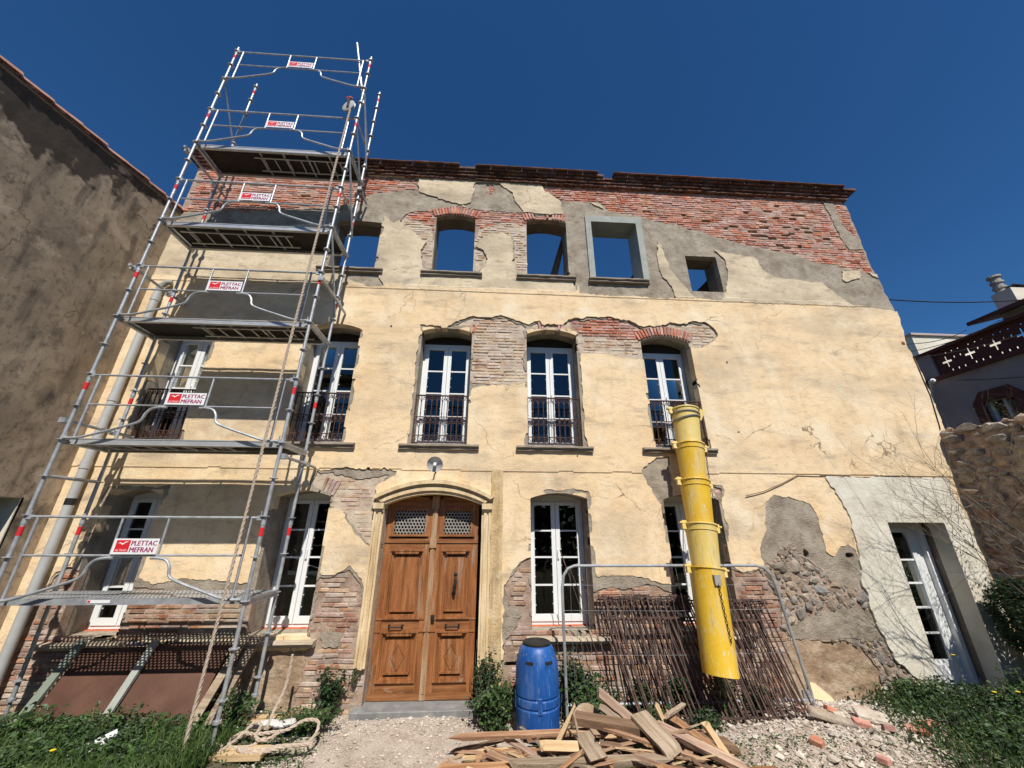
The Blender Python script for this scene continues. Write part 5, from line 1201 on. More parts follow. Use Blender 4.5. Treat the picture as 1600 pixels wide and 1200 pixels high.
for y, z, s in pl:
    inst('stone', R_.choice(GS), gw, (8.735 - GA * y, y, z), (R_.uniform(-.15, .15), R_.uniform(-.2, .2), -math.atan(GA) * -1 + R_.uniform(-.2, .2)), (s * .42 + .015, s * 1.25, s * .62))
for i in range(22):
    s = R_.uniform(.08, .13); y = -.05 - i * .12; inst('coping_stone', R_.choice(GS), gw, (8.85 - GA * y + R_.uniform(-.08, .05), y, 4.22), (R_.uniform(-.2, .2), 0, R_.uniform(-1, 1)), (s * 1.1, s * 1.2, s * .55))

# ================================================================== pink house behind the garden wall
ph = thing('pink_house', (13.2, 1.5, 0), 'shaded pink-grey house with pierced clay parapet behind the garden wall', 'house')
PX = 13.0
# wall facing -X, window left open
def yz_wall(nm, x0, x1, y0, y1, z0, z1, holes, m):
    ys = sorted({y0, y1, *[h[0] for h in holes], *[h[1] for h in holes]}); zs_ = sorted({z0, z1, *[h[2] for h in holes], *[h[3] for h in holes]})
    b = MB()
    for a, c in zip(ys[:-1], ys[1:]):
        for e, g in zip(zs_[:-1], zs_[1:]):
            if any(h[0] < (a + c) / 2 < h[1] and h[2] < (e + g) / 2 < h[3] for h in holes): continue
            b.b2(x0, x1, a, c, e, g)
    return b.build(nm, m, ph)
yz_wall('wall', PX, PX + .3, -3, 3.2, 0, 6.52, [(1.35, 1.95, 5.0, 5.62)], MT['pink'])
MB().b2(PX + .3, PX + 8, 2.9, 3.2, 0, 6.5).build('rear_wall', MT['pink'], ph)
b = MB()
for (y0, y1, z0, z1) in ((1.13, 1.35, 4.9, 5.62), (1.95, 2.17, 4.9, 5.62)): b.b2(PX - .03, PX + .05, y0, y1, z0, z1)
b.add([(PX - .03, 1.13, 5.62), (PX - .03, 2.17, 5.62), (PX - .03, 1.95, 5.9), (PX - .03, 1.35, 5.9), (PX + .05, 1.13, 5.62), (PX + .05, 2.17, 5.62), (PX + .05, 1.95, 5.9), (PX + .05, 1.35, 5.9)], [(0, 1, 2, 3), (7, 6, 5, 4), (0, 4, 5, 1), (1, 5, 6, 2), (2, 6, 7, 3), (3, 7, 4, 0)])
wn = b.build('window_surround', MT['clay_red'], ph)
MB().b2(PX + .2, PX + .21, 1.35, 1.95, 5.0, 5.62).build('pane', MT['glass'], wn)
MB().b2(PX + .15, PX + .2, 1.62, 1.68, 5.0, 5.62).b2(PX + .15, PX + .2, 1.35, 1.40, 5.0, 5.62).b2(PX + .15, PX + .2, 1.90, 1.95, 5.0, 5.62).build('window_frame', MT['pvc'], wn)
MB().b2(PX + .35, PX + .4, 1.2, 2.1, 4.8, 5.8).build('room_shade_sheet', MT['dark'], wn)  # near-black sheet stands for the shade inside the window
MB().b2(PX - .1, PX + .35, -3, 3.25, 6.52, 6.62).build('string_course', MT['clay_red'], ph)
# pierced parapet
MB().b2(PX, PX + .3, 2.62, 3.2, 6.62, 7.36).build('parapet_pier', MT['pink'], ph); MB().b2(PX, PX + .3, -2, .45, 6.62, 7.36).build('parapet_pier', MT['pink'], ph)
MB().b2(PX - .06, PX + .36, -3, 3.25, 7.36, 7.44).build('parapet_coping', MT['clay_red'], ph)
n = 4; y0, y1, z0, z1 = .45, 2.62, 6.62, 7.36; N_ = 24
V = []; cells = []
for bi in range(n):
    ya, yb = y0 + (y1 - y0) * bi / n, y0 + (y1 - y0) * (bi + 1) / n; blk = MB(); m_ = 11; sy = (yb - ya) / m_; sz = (z1 - z0) / m_
    for i in range(m_):
        for j in range(m_):
            di, dj = abs(i - 5), abs(j - 5)
            hole = (di == 0 and dj <= 2) or (dj == 0 and di <= 2) or (di == 4 and dj == 4) or (di == 4 and dj == 1 and j > 5) or (dj == 4 and di == 1 and i < 5)
            if not hole: blk.b2(PX + .06, PX + .105, ya + i * sy, ya + (i + 1) * sy, z0 + j * sz, z0 + (j + 1) * sz)
    blk.build('claustra_block', MT['clay_red'], ph)
MB().b2(PX + .3, PX + 8, -3, 3.2, 6.4, 6.5).build('terrace_floor', MT['pink'], ph)
b = MB(); b.add([(PX - .15, 1.45, 7.62), (PX - .15, -3, 7.62), (PX + 3.5, -3, 8.6), (PX + 3.5, 1.45, 8.6), (PX - .15, 1.45, 7.72), (PX - .15, -3, 7.72), (PX + 3.5, -3, 8.7), (PX + 3.5, 1.45, 8.7)], [(3, 2, 1, 0), (4, 5, 6, 7), (0, 1, 5, 4), (1, 2, 6, 5), (2, 3, 7, 6), (3, 0, 4, 7)])
b.build('roof', MT['clay_red'], ph)
MB().b2(PX + .3, PX + .6, .2, .4, 7.44, 7.7).b2(PX + .3, PX + .6, -1.5, -1.2, 7.44, 7.7).build('roof_post', MT['pink'], ph)
c = MB().b2(PX + .25, PX + .75, .6, 1.0, 7.5, 8.3).build('chimney', MT['plaster'], ph)
MB().lathe((PX + .4, .86, 8.3), [(.1, 0), (.1, .12), (.13, .13), (.13, .18), (.1, .19), (.1, .28), (.13, .29), (.13, .34), (.1, .36), (.1, .46), (.14, .47), (.13, .52), (0, .54)], 14).build('chimney_pot', MT['strap'], c)
b = MB(); b.add([(PX + .38, .58, 8.38), (PX + .78, .58, 8.38), (PX + .78, .8, 8.38), (PX + .38, .8, 8.38), (PX + .58, .69, 8.5)], [(0, 1, 4), (1, 2, 4), (2, 3, 4), (3, 0, 4), (3, 2, 1, 0)]); b.cyl((PX + .58, .69, 8.3), (PX + .58, .69, 8.4), .08); b.build('chimney_cap', MT['dark_metal'], c)
an = thing('aerial', (PX + .9, .35, 7.9), 'thin rooftop aerial beside the chimney of the pink house', 'aerial')
MB().cyl((PX + .9, .3, 7.9), (PX + .9, .42, 8.75), .014, n=6).build('mast', MT['pipe'], an)
MB().lathe((PX + .88, .3, 8.3), [(0, .05), (.1, .04), (.2, 0), (.2, -.01), (.1, .03), (0, .04)], 16, ax=(-.4, -.6, .7)).build('dish', MT['pipe'], an, smooth=True)
# second house far behind, only a corner shows
fh = thing('far_house', (20, 8.5, 0), 'pale corner of a far house above the pierced parapet', 'house')
MB().b2(20.1, 26, 8.0, 14, 0, 11.2).build('wall', MT['plaster'], fh); MB().b2(20.0, 26.2, 7.9, 14.1, 11.2, 11.3).build('roof_edge', MT['pink'], fh)
# street lamp arm on the corner of the pink house
sl_ = thing('street_lamp', (12.8, 2.9, 5.5), 'small curved white lamp arm at the corner of the pink house', 'street lamp')
MB().tube(bez([(PX - .02, 3.0, 5.6), (PX - .05, 2.95, 6.1), (PX - .15, 2.8, 6.35), (PX - .3, 2.62, 6.45)]), .03, 6).build('arm', MT['pvc'], sl_)
MB().lathe((PX - .33, 2.6, 6.45), [(0, -.14), (.06, -.1), (.07, 0), (.04, .1), (0, .12)], 10, ax=(.4, .6, -.1)).build('lantern', MT['pvc'], sl_, smooth=True)
# cables
def cable(P, rad, lab):
    Q = []
    for a, b_ in zip(P[:-1], P[1:]):
        a = Vector(a); b_ = Vector(b_)
        for i in range(12): t = i / 12; Q.append(a.lerp(b_, t) - Vector((0, 0, .25 * 4 * t * (1 - t) * (b_ - a).length / 10)))
    Q.append(Vector(P[-1])); tag(MB().tube(Q, rad, 5).build('overhead_cable', MT['black']), lab, 'cable')
cable([(8.95, .1, 7.4), (13.4, .2, 7.72), (18, 0, 7.9)], .014, 'thick black overhead cable from the wall corner towards the chimney')
cable([(9.05, .2, 6.3), (13.0, 1.6, 7.6)], .009, 'black cable rising from the wall edge to the tiled eave')
cable([(9.08, .2, 6.1), (12.9, .9, 7.46), (16, -1, 8.4)], .008, 'thin black cable just above the pierced parapet')
cable([(9.1, .2, 5.95), (12.92, .4, 6.95)], .005, 'thin cable crossing the pierced parapet')
cable([(12.9, 2.2, 6.35), (12.9, -.5, 5.6)], .008, 'black cable drooping across the pink wall')
cable([(8.9, -.012, 5.9), (8.9, -.012, 5.0), (8.8, -.015, 4.3)], .010, 'thin cable running down the right edge of the facade')

# ================================================================== wooded hill behind the camera (seen in the window panes)
V = []; F = []; n = 96
for i in range(n + 1):
    a = math.pi * (1.02 + .96 * i / n); rr = 160
    h = 22 + 10 * math.sin(i * .21) + 5 * math.sin(i * .53 + 1) + 2.2 * math.sin(i * 1.7) + R_.uniform(-1.2, 1.2)
    V += [(rr * math.cos(a), rr * math.sin(a), -1), ((rr + 40) * math.cos(a), (rr + 40) * math.sin(a), h * .6), ((rr + 70) * math.cos(a), (rr + 70) * math.sin(a), h)]
for i in range(n): F += [(i * 3, i * 3 + 1, i * 3 + 4, i * 3 + 3), (i * 3 + 1, i * 3 + 2, i * 3 + 5, i * 3 + 4)]
tag(put(bpy.data.objects.new('hill', np_mesh('hill', V, F, MT['hill'], smooth=True))), kind='structure')

# a belt of garden trees behind the camera, seen only as dark reflections in the panes
N_ = 9000; X = rng.uniform(-26, 26, N_); top = 3.6 + 1.6 * fbm(X, X * 0, .22, 33, 4); Y = -11.5 + rng.normal(size=N_) * .8; Z = .7 + rng.random(N_) ** .8 * top
P = np.stack([X, Y, Z], 1); d = rng.normal(size=(N_, 3)); e = rng.normal(size=(N_, 3)); s_ = .32
V = np.stack([P, P + d * s_, P + e * s_], 1).reshape(-1, 3)
tag(put(bpy.data.objects.new('tree_belt', np_mesh('tree_belt', V, np.arange(3 * N_).reshape(-1, 3), MT['leaf_d']))), 'dark belt of garden trees behind the viewer reflected in the window panes', 'trees', kind='stuff')
# ================================================================== ground
def sstep(a, b_, x): t = np.clip((x - a) / (b_ - a), 0, 1); return t * t * (3 - 2 * t)
def gh(x, y):
    x = np.asarray(x, float); y = np.asarray(y, float)
    z = .03 + .85 * sstep(-1.7, -6.0, y)
    z = z + .10 * sstep(-2.2, -3.2, x) + .05 * sstep(4.6, 7.0, x)
    z = z + .17 * np.exp(-((x - 4.9) / 1.0) ** 2 - ((y + .75) / .65) ** 2) + .10 * np.exp(-((x - 3.2) / 1.2) ** 2 - ((y + 1.1) / .5) ** 2)
    near = sstep(-25, -6, y) * sstep(30, 12, np.abs(x))
    return z + near * (.022 * fbm(x, y, 1.1, 80, 3) + .010 * fbm(x, y, 7, 81, 3))
gxs = np.concatenate([[-900, -400, -150, -60, -25, -14], np.arange(-9, 10.01, .05), [14, 25, 60, 150, 400, 900]])
gys = np.concatenate([[-900, -400, -150, -60, -25, -14, -10, -8, -6.5, -5, -4, -3.4], np.arange(-3, .42, .05), [1, 4, 10, 30, 120, 400, 900]])
A, B_ = np.meshgrid(gxs, gys); n1 = len(gxs)
Zg = np.where(B_ > .5, -.15, gh(A, B_))
j, i = np.meshgrid(np.arange(len(gys) - 1), np.arange(n1 - 1), indexing='ij'); j = j.ravel(); i = i.ravel()
q = np.stack([j * n1 + i, j * n1 + i + 1, (j + 1) * n1 + i + 1, (j + 1) * n1 + i], 1)
mx_ = (gxs[i] + gxs[i + 1]) / 2; my_ = (gys[j] + gys[j + 1]) / 2; nn = .35 * fbm(mx_, my_, 1.6, 82, 4)
fm = np.zeros(len(q), int)
fm[(mx_ > -2.35 + nn) & (mx_ < .55 + nn) & (my_ > -3.4)] = 1
fm[(mx_ > 2.6 + nn) & (mx_ < 5.7 + nn - .35 * (my_ + 1)) & (my_ < -.05) & (my_ > -3.2)] = 2
MT['soil'] = mat('yard_soil', [(0.06, 0.055, 0.03), (0.10, 0.09, 0.05), (0.16, 0.135, 0.085)], 5, 0.95, 1.0, 40, layers=[((0.06, 0.09, 0.03), 3, .5, .62, None, .7)])
MT['path'] = mat('sandy_path', [(0.40, 0.32, 0.25), (0.52, 0.43, 0.35), (0.60, 0.52, 0.43)], 3, 0.95, 0.9, 70, layers=[((0.30, 0.23, 0.17), 18, .56, .66, None, .7), ((0.68, 0.60, 0.50), 40, .58, .64, None, .8)])
MT['rubble_ground'] = mat('rubble_dust', [(0.36, 0.28, 0.22), (0.50, 0.41, 0.33), (0.60, 0.53, 0.44)], 4, 0.95, 1.0, 50, layers=[((0.25, 0.19, 0.14), 9, .54, .66, None, .7), ((0.45, 0.22, 0.15), 5, .62, .7, None, .5)])
gr = put(bpy.data.objects.new('ground', np_mesh('ground', np.stack([A, B_, Zg], -1).reshape(-1, 3), q, [MT['soil'], MT['path'], MT['rubble_ground']], fm=fm, smooth=True)))
tag(gr, kind='structure')
def g1(x, y): return float(gh(x, y))

# loose chippings
def scatter_chips(nm, N_, area, s0, s1, m, lab, cat, dens=None):
    X = rng.uniform(area[0], area[1], N_); Y = rng.uniform(area[2], area[3], N_)
    if dens is not None: k = rng.random(N_) < dens(X, Y); X, Y = X[k], Y[k]
    n = len(X); Z = gh(X, Y); s = rng.uniform(s0, s1, n) * (1 + 1.5 * (rng.random(n) < .05))
    base = np.array([(1, 0, 0), (0, 1, 0), (-1, 0, 0), (0, -1, 0), (0, 0, 1), (0, 0, -1)], float)
    V = base[None] * rng.uniform(.5, 1.1, (n, 6, 1)) * s[:, None, None] + rng.uniform(-.25, .25, (n, 6, 3)) * s[:, None, None]
    V[..., 2] *= .7; V += np.stack([X, Y, Z + s * .3], -1)[:, None]
    F = np.array([(0, 1, 4), (1, 2, 4), (2, 3, 4), (3, 0, 4), (1, 0, 5), (2, 1, 5), (3, 2, 5), (0, 3, 5)])
    F = (F[None] + (np.arange(n) * 6)[:, None, None]).reshape(-1, 3)
    return tag(put(bpy.data.objects.new(nm, np_mesh(nm, V.reshape(-1, 3), F, m))), lab, cat, kind='stuff')
scatter_chips('path_gravel', 9000, (-2.6, .6, -2.0, -.05), .004, .013, MT['gravel'], 'fine pale gravel scattered on the path before the door', 'gravel')
scatter_chips('rubble_gravel', 11000, (2.6, 6.4, -2.1, -.02), .006, .028, MT['gravel'], 'broken mortar and chippings strewn right of the timber heap', 'rubble', lambda x, y: np.exp(-((x - 4.6) / 1.3) ** 2))
scatter_chips('wall_foot_debris', 3500, (-3.4, 7.6, -.5, -.02), .005, .02, MT['gravel'], 'fallen crumbs of mortar along the foot of the facade', 'rubble')
# bigger rubble, each piece its own thing
CH = [lump('mortar_chunk', MT['chunk'], 300 + i, 2, .3) for i in range(5)]
k = 0
SEEN = []
while k < 46:
    x, y = R_.gauss(4.75, .75), R_.uniform(-1.6, -.15); s = R_.choice((.03, .04, .05, .07))
    if any(math.hypot(x - a, y - b_) < s + c for a, b_, c in SEEN): continue
    SEEN.append((x, y, s)); k += 1
    o = inst('mortar_chunk', R_.choice(CH), None, (x, y, g1(x, y) + s * .35), (R_.uniform(-.4, .4), R_.uniform(-.4, .4), R_.uniform(0, 6)), (s * 1.25, s, s * .7))
    tag(o, '%s mortar lump, %s, %s' % ({.03: 'tiny', .04: 'small', .05: 'fist-sized', .07: 'large'}[s], ('by the railings' if x < 4.2 else 'by the fence foot' if x < 4.7 else 'in the middle' if x < 5.2 else 'by the right weeds'), ('close to the wall' if y > -.6 else 'half-way out' if y > -1.1 else 'near the camera')), 'rubble', 'mortar lumps in the rubble')
def half_brick(seed, L, m='brick'):
    rr = random.Random(seed); b = MB(); x, y, z = L / 2, .055, .03
    V = [(-x, -y, -z), (x * rr.uniform(.8, 1), -y, -z), (x, y, -z), (-x, y, -z), (-x, -y, z), (x * rr.uniform(.6, .95), -y, z), (x * rr.uniform(.7, 1), y, z), (-x, y, z)]
    V = [(a + rr.uniform(-.006, .006), c + rr.uniform(-.006, .006), e + rr.uniform(-.004, .004)) for a, c, e in V]
    b.add(V, [(3, 2, 1, 0), (4, 5, 6, 7), (0, 1, 5, 4), (1, 2, 6, 5), (2, 3, 7, 6), (3, 0, 4, 7)]); return b.mesh('brick_fragment', MT[m], bevel=.006)
FB_ = [(4.35, -.50, .17, .3, 'red half brick at the foot of the site fence'), (4.72, -1.02, .20, -.4, 'broken red brick in the middle of the rubble'), (4.98, -1.10, .16, .9, 'red brick stub beside the flat mortar slab in the rubble'),
       (5.32, -1.12, .24, -.35, 'red brick fragment at the right end of the rubble'), (4.62, -.66, .15, 1.2, 'small pinkish brick piece near the fence foot'), (5.62, -.98, .2, -.2, 'lone red brick lying in the weeds right of the rubble'),
       (5.0, -.72, .14, .2, 'small red brick piece below the wall foot'), (4.4, -1.55, .12, .5, 'tiny red brick shard nearest the camera in the rubble'), (3.9, -1.25, .13, 2.2, 'red brick shard left of the rubble centre')]
for i, (x, y, L, a, lab) in enumerate(FB_):
    o = inst('brick_fragment', half_brick(400 + i, L), None, (x, y, g1(x, y) + .035), (R_.uniform(-.25, .25), R_.uniform(-.25, .25), a)); tag(o, 'chipped ' + lab if not lab.startswith('chipped') else lab, 'brick')
o = MB().box((0, 0, 0), (.48, .13, .06), jit=.02).build('mortar_slab', MT['rubble'], None, bevel=.012); o.location = (4.42, -.92, g1(4.42, -.92) + .06); o.rotation_euler = (.1, .16, -.5); tag(o, 'long dark brick-edged slab lying across the rubble', 'slab')
o = MB().box((0, 0, 0), (.36, .2, .05), jit=.02).build('mortar_slab', MT['chunk'], None, bevel=.012); o.location = (4.95, -.92, g1(4.95, -.92) + .05); o.rotation_euler = (.15, .1, -.35); tag(o, 'flat pale slab of mortar among the red brick pieces', 'slab')
for (x, y, P, lab) in ((5.02, -.10, [(-.16, 0), (.15, -.02), (.1, .05), (-.08, .19), (-.15, .2)], 'broken yellow stucco plate leaning at the wall foot'), (6.02, -.10, [(-.09, 0), (.1, 0), (.06, .07), (-.06, .18)], 'small yellow stucco plate propped by the weeds')):
    b = MB().prism(P, -.015, .015); o = b.build('stucco_plate', MT['stucco_chip']); o.location = (x, y, g1(x, y) + .02); o.rotation_euler = (-.35, .1, -.1); tag(o, lab, 'plaster')

# ================================================================== heap of broken timber
def plank(L, w_, t, kind, seed, taper=0.0):
    rr = random.Random(seed); b = MB(); n = 6; V = []
    for i in range(n + 1):
        s = i / n; x = (s - .5) * L; ww = w_ * (1 - taper * s); bow = rr.uniform(-.004, .004)
        ex = rr.uniform(-.03, .03) if i in (0, n) else 0
        for a, c in ((-1, -1), (1, -1), (1, 1), (-1, 1)): V.append((x + (rr.uniform(-.11, .11) * min(1, L) if i in (0, n) else 0), a * ww / 2 + rr.uniform(-.003, .003), c * t / 2 + bow))
    b.add(V, [(i * 4 + k_, i * 4 + (k_ + 1) % 4, i * 4 + 4 + (k_ + 1) % 4, i * 4 + 4 + k_) for i in range(n) for k_ in range(4)] + [(3, 2, 1, 0), tuple(n * 4 + k_ for k_ in range(4))])
    return b.mesh('broken_plank', MT[kind])
def place_plank(me, a, b_, roll, lab, group=None):
    a = Vector(a); b_ = Vector(b_); d = (b_ - a).normalized()
    q = d.to_track_quat('X', 'Z'); o = inst('broken_plank', me, None, (a + b_) / 2)
    o.rotation_mode = 'QUATERNION'; o.rotation_quaternion = q @ Vector((1, 0, 0)).rotation_difference(Vector((1, 0, 0))) @ Matrix.Rotation(roll, 3, 'X').to_quaternion()
    return tag(o, lab, 'plank', group)
def pk(a, b_, w_, t, kind, roll, lab, taper=0): place_plank(plank((Vector(b_) - Vector(a)).length, w_, t, kind, R_.randrange(9999), taper), a, b_, roll, lab)
pk((1.08, -1.18, .40), (2.86, -1.34, .17), .13, .085, 'plank_d', .2, 'long dark brown beam lying across the timber heap')
pk((1.83, -1.12, .42), (2.02, -1.62, .27), .23, .035, 'plank_b', .1, 'wide weathered grey board sloping towards the camera on the heap')
pk((.79, -1.36, .19), (1.05, -1.28, .54), .055, .025, 'plank_c', .6, 'pale fresh splinter standing up beside the blue barrel', .6)
pk((-.30, -1.15, .24), (1.22, -1.2, .28), .06, .04, 'plank_a', .3, 'long thin reddish lath lying in front of the blue barrel')
pk((.66, -1.42, .26), (1.24, -1.46, .25), .09, .03, 'plank_c', .9, 'short pale yellow split board in the middle of the heap')
pk((2.12, -1.02, .44), (2.22, -1.12, .16), .07, .03, 'plank_c', .3, 'orange splintered stake standing at the back of the heap', .5)
pk((2.58, -1.26, .36), (2.72, -1.52, .06), .075, .05, 'plank_c', .4, 'pale square batten standing at the right end of the heap')
pk((1.44, -.98, .56), (1.86, -1.14, .28), .10, .04, 'plank_a', .9, 'reddish plank slanting down at the back of the heap')
pk((1.44, -1.02, .44), (1.75, -1.16, .26), .09, .03, 'plank_b', .7, 'greyish plank slanting beside the reddish one at the back')
pk((.30, -1.62, .20), (1.9, -1.66, .22), .085, .05, 'plank_b', .2, 'long pale grey batten along the front of the heap')
pk((-.45, -1.50, .12), (.55, -1.58, .17), .10, .03, 'plank_a', .2, 'long brown plank at the left front of the heap')
pk((1.12, -1.28, .30), (1.18, -1.75, .28), .2, .03, 'plank_b', .05, 'grey board pointing towards the camera left of the beam')
pk((2.0, -1.3, .36), (2.72, -1.75, .16), .09, .06, 'plank_a', .4, 'brown batten running under the beam to the lower right')
pk((2.25, -1.0, .34), (2.6, -1.35, .14), .09, .03, 'plank_a', 1.0, 'brown board slanting at the right back of the heap')
pk((1.02, -1.36, .52), (1.08, -1.44, .2), .022, .015, 'plank_b', .3, 'thin grey stick poking up from the heap')
pk((2.2, -1.16, .40), (2.46, -1.05, .46), .04, .03, 'plank_b', .3, 'short twig-like stick on top of the heap')
ML = [plank(L, w_, t, kd, 500 + i, tp) for i, (L, w_, t, kd, tp) in enumerate(((.9, .075, .025, 'plank_a', .35), (.7, .085, .022, 'plank_a', .4), (.5, .035, .02, 'plank_c', .6), (1.1, .04, .03, 'plank_a', .2), (.6, .06, .02, 'plank_d', .2), (.45, .03, .014, 'plank_c', .6), (.8, .028, .018, 'plank_b', .3), (.35, .025, .012, 'plank_a', .7)))]
LL = (.9, .7, .5, 1.1, .6, .45, .8, .35)
for i in range(125):
    x = R_.uniform(-.2, 2.6); y = R_.uniform(-2.0, -1.0); q = R_.randrange(8); L = LL[q]
    hz = .18 * math.exp(-((x - 1.5) / 1.1) ** 2) * R_.uniform(.15, 1.0) * (1 if y > -1.7 else .7)
    an = R_.gauss(0, .45) if R_.random() < .72 else R_.uniform(-1.6, 1.6); ti = R_.gauss(0, .14)
    d = Vector((math.cos(an) * math.cos(ti), math.sin(an) * math.cos(ti), math.sin(ti))); c = Vector((x, y, g1(x, y) + .03 + hz + abs(d.z) * L * .3))
    if c.x - abs(d.x) * L / 2 < -.5 : continue
    place_plank(ML[q], c - d * L / 2, c + d * L / 2, R_.uniform(-.6, .6), '%s %s piece, %s of the timber heap, %s' % (('short' if L < .55 else ('long' if L > .85 else 'medium-length')), ('brown', 'reddish', 'pale split', 'narrow brown', 'dark', 'pale split', 'grey', 'thin brown')[q], ('left end' if x < .35 else 'left half' if x < 1.05 else 'middle' if x < 1.6 else 'right half' if x < 2.15 else 'right end'), ('at the front' if y < -1.65 else 'half-way' if y < -1.3 else 'at the back')), 'planks in the timber heap')
# flat grey stone behind the heap
o = MB().lathe((0, 0, 0), [(0, -.02), (.19, -.03), (.21, 0), (.19, .03), (0, .02)], 18).build('grindstone', MT['earth'], None, smooth=False); o.location = (1.30, -.84, .20); o.rotation_euler = (1.15, .1, .2); tag(o, 'round brown disc half hidden behind the timber heap', 'disc')

# ================================================================== sheets and boards leaning left below the window
def lean(xa, xb, z0, z1, y0, y1, t):  # sheet with foot at y0,z0 and head at y1,z1
    b = MB(); V = []
    for x in (xa, xb):
        for (y, z) in ((y0, z0), (y1, z1)):
            for e in (0, t): V.append((x, y + e, z))
    b.add(V, [(0, 1, 3, 2), (4, 6, 7, 5), (0, 4, 5, 1), (2, 3, 7, 6), (0, 2, 6, 4), (1, 5, 7, 3)]); return b
tag(lean(-5.55, -4.62, .12, .90, -.62, -.12, .015).build('metal_sheet', MT['sheet']), 'rust-brown metal sheet leaning under the scaffold, the left of two', 'sheet')
tag(lean(-4.58, -3.60, .12, .93, -.64, -.12, .015).build('metal_sheet', MT['sheet']), 'rust-brown metal sheet leaning under the scaffold, the right of two', 'sheet')
tag(lean(-5.66, -5.56, .15, .98, -.68, -.14, .05).build('timber_post', MT['greenpost']), 'pale green timber post leaning left of the brown sheets', 'post')
tag(lean(-4.66, -4.57, .15, .98, -.71, -.16, .05).build('timber_post', MT['cement']), 'grey timber post leaning between the two brown sheets', 'post')
for (x, dx, lab) in ((-3.62, .28, 'grey-brown plank leaning at the right end of the brown panels'), (-3.42, .2, 'darker plank leaning close behind the right scaffold post')):
    b = MB(); b.add([(x, -.72, .12), (x + .11, -.72, .12), (x + .11 + dx * .4, -.1, .98), (x + dx * .4, -.1, .98), (x, -.69, .12), (x + .11, -.69, .12), (x + .11 + dx * .4, -.07, .98), (x + dx * .4, -.07, .98)], [(0, 1, 2, 3), (7, 6, 5, 4), (0, 4, 5, 1), (1, 5, 6, 2), (2, 6, 7, 3), (3, 7, 4, 0)])
    tag(b.build('leaning_plank', MT['plank_b']), lab, 'plank')
b = MB()
for i in range(9): b.lathe((-2.78 + i * .05, -.62 + R_.uniform(-.02, .02), .2 + R_.uniform(-.01, .015)), [(0, -.04), (.05, -.02), (.06, .0), (.045, .025), (0, .035)], 8)
tag(b.build('cloth_bundle', MT['cloth'], smooth=True), 'crumpled dusty white cloth on the boards by the scaffold foot', 'cloth')
b = MB(); b.add([(-4.40, -1.22, .22), (-4.12, -1.02, .34), (-4.08, -1.02, .27), (-4.36, -1.22, .14), (-4.40, -1.28, .12), (-4.42, -1.24, .22), (-4.12, -1.0, .34), (-4.08, -1.0, .27)], [(0, 1, 2, 3), (0, 3, 4), (0, 5, 6, 1)])
tag(b.build('plastic_trim', MT['white']), 'bent white plastic offcut lying in the weeds at the left', 'offcut')
o = tag(MB().box((-6.0, -.78, .17), (.9, .13, .03), jit=.004).build('ground_board', MT['plank_c']), 'pale board lying flat in the weeds at the far left', 'board')

# ================================================================== plants
def leaf_arrays(P, size, up=.6, asp=.55):
    n = len(P); d = rng.normal(size=(n, 3)); d[:, 2] = d[:, 2] * .5 + .1; d /= np.linalg.norm(d, axis=1, keepdims=True)
    nrm = rng.normal(size=(n, 3)); nrm[:, 2] = np.abs(nrm[:, 2]) + up; nrm[:, 1] -= .35
    w_ = np.cross(nrm, d); w_ /= np.linalg.norm(w_, axis=1, keepdims=True) + 1e-6; nn_ = np.cross(d, w_)
    s = rng.uniform(.6, 1.25, n)[:, None] * size
    a = P - d * s * .5; t = P + d * s * .5 - nn_ * s * .12; m_ = P + nn_ * -.02 * s
    l = m_ + w_ * s * asp * .5 + nn_ * s * .12; r_ = m_ - w_ * s * asp * .5 + nn_ * s * .12
    V = np.stack([a, l, t, r_], 1).reshape(-1, 3); k_ = np.arange(n)[:, None] * 4
    F = np.concatenate([k_ + np.array([[0, 2, 1]]), k_ + np.array([[0, 3, 2]])])
    return V, F
def leaves(nm, P, size, m, parent=None, up=.6, asp=.55):
    V, F = leaf_arrays(np.asarray(P, float), size, up, asp); return put(bpy.data.objects.new(nm, np_mesh(nm, V, F, m)), parent)
def stemmy(base, tips, rad=.006):
    b = MB()
    for t in tips: b.tube(bez([base, ((Vector(base) * .4 + Vector(t) * .6) + Vector((R_.uniform(-.04, .04), R_.uniform(-.04, .04), .02))), t], 4), [rad] * 9, 4)
    return b
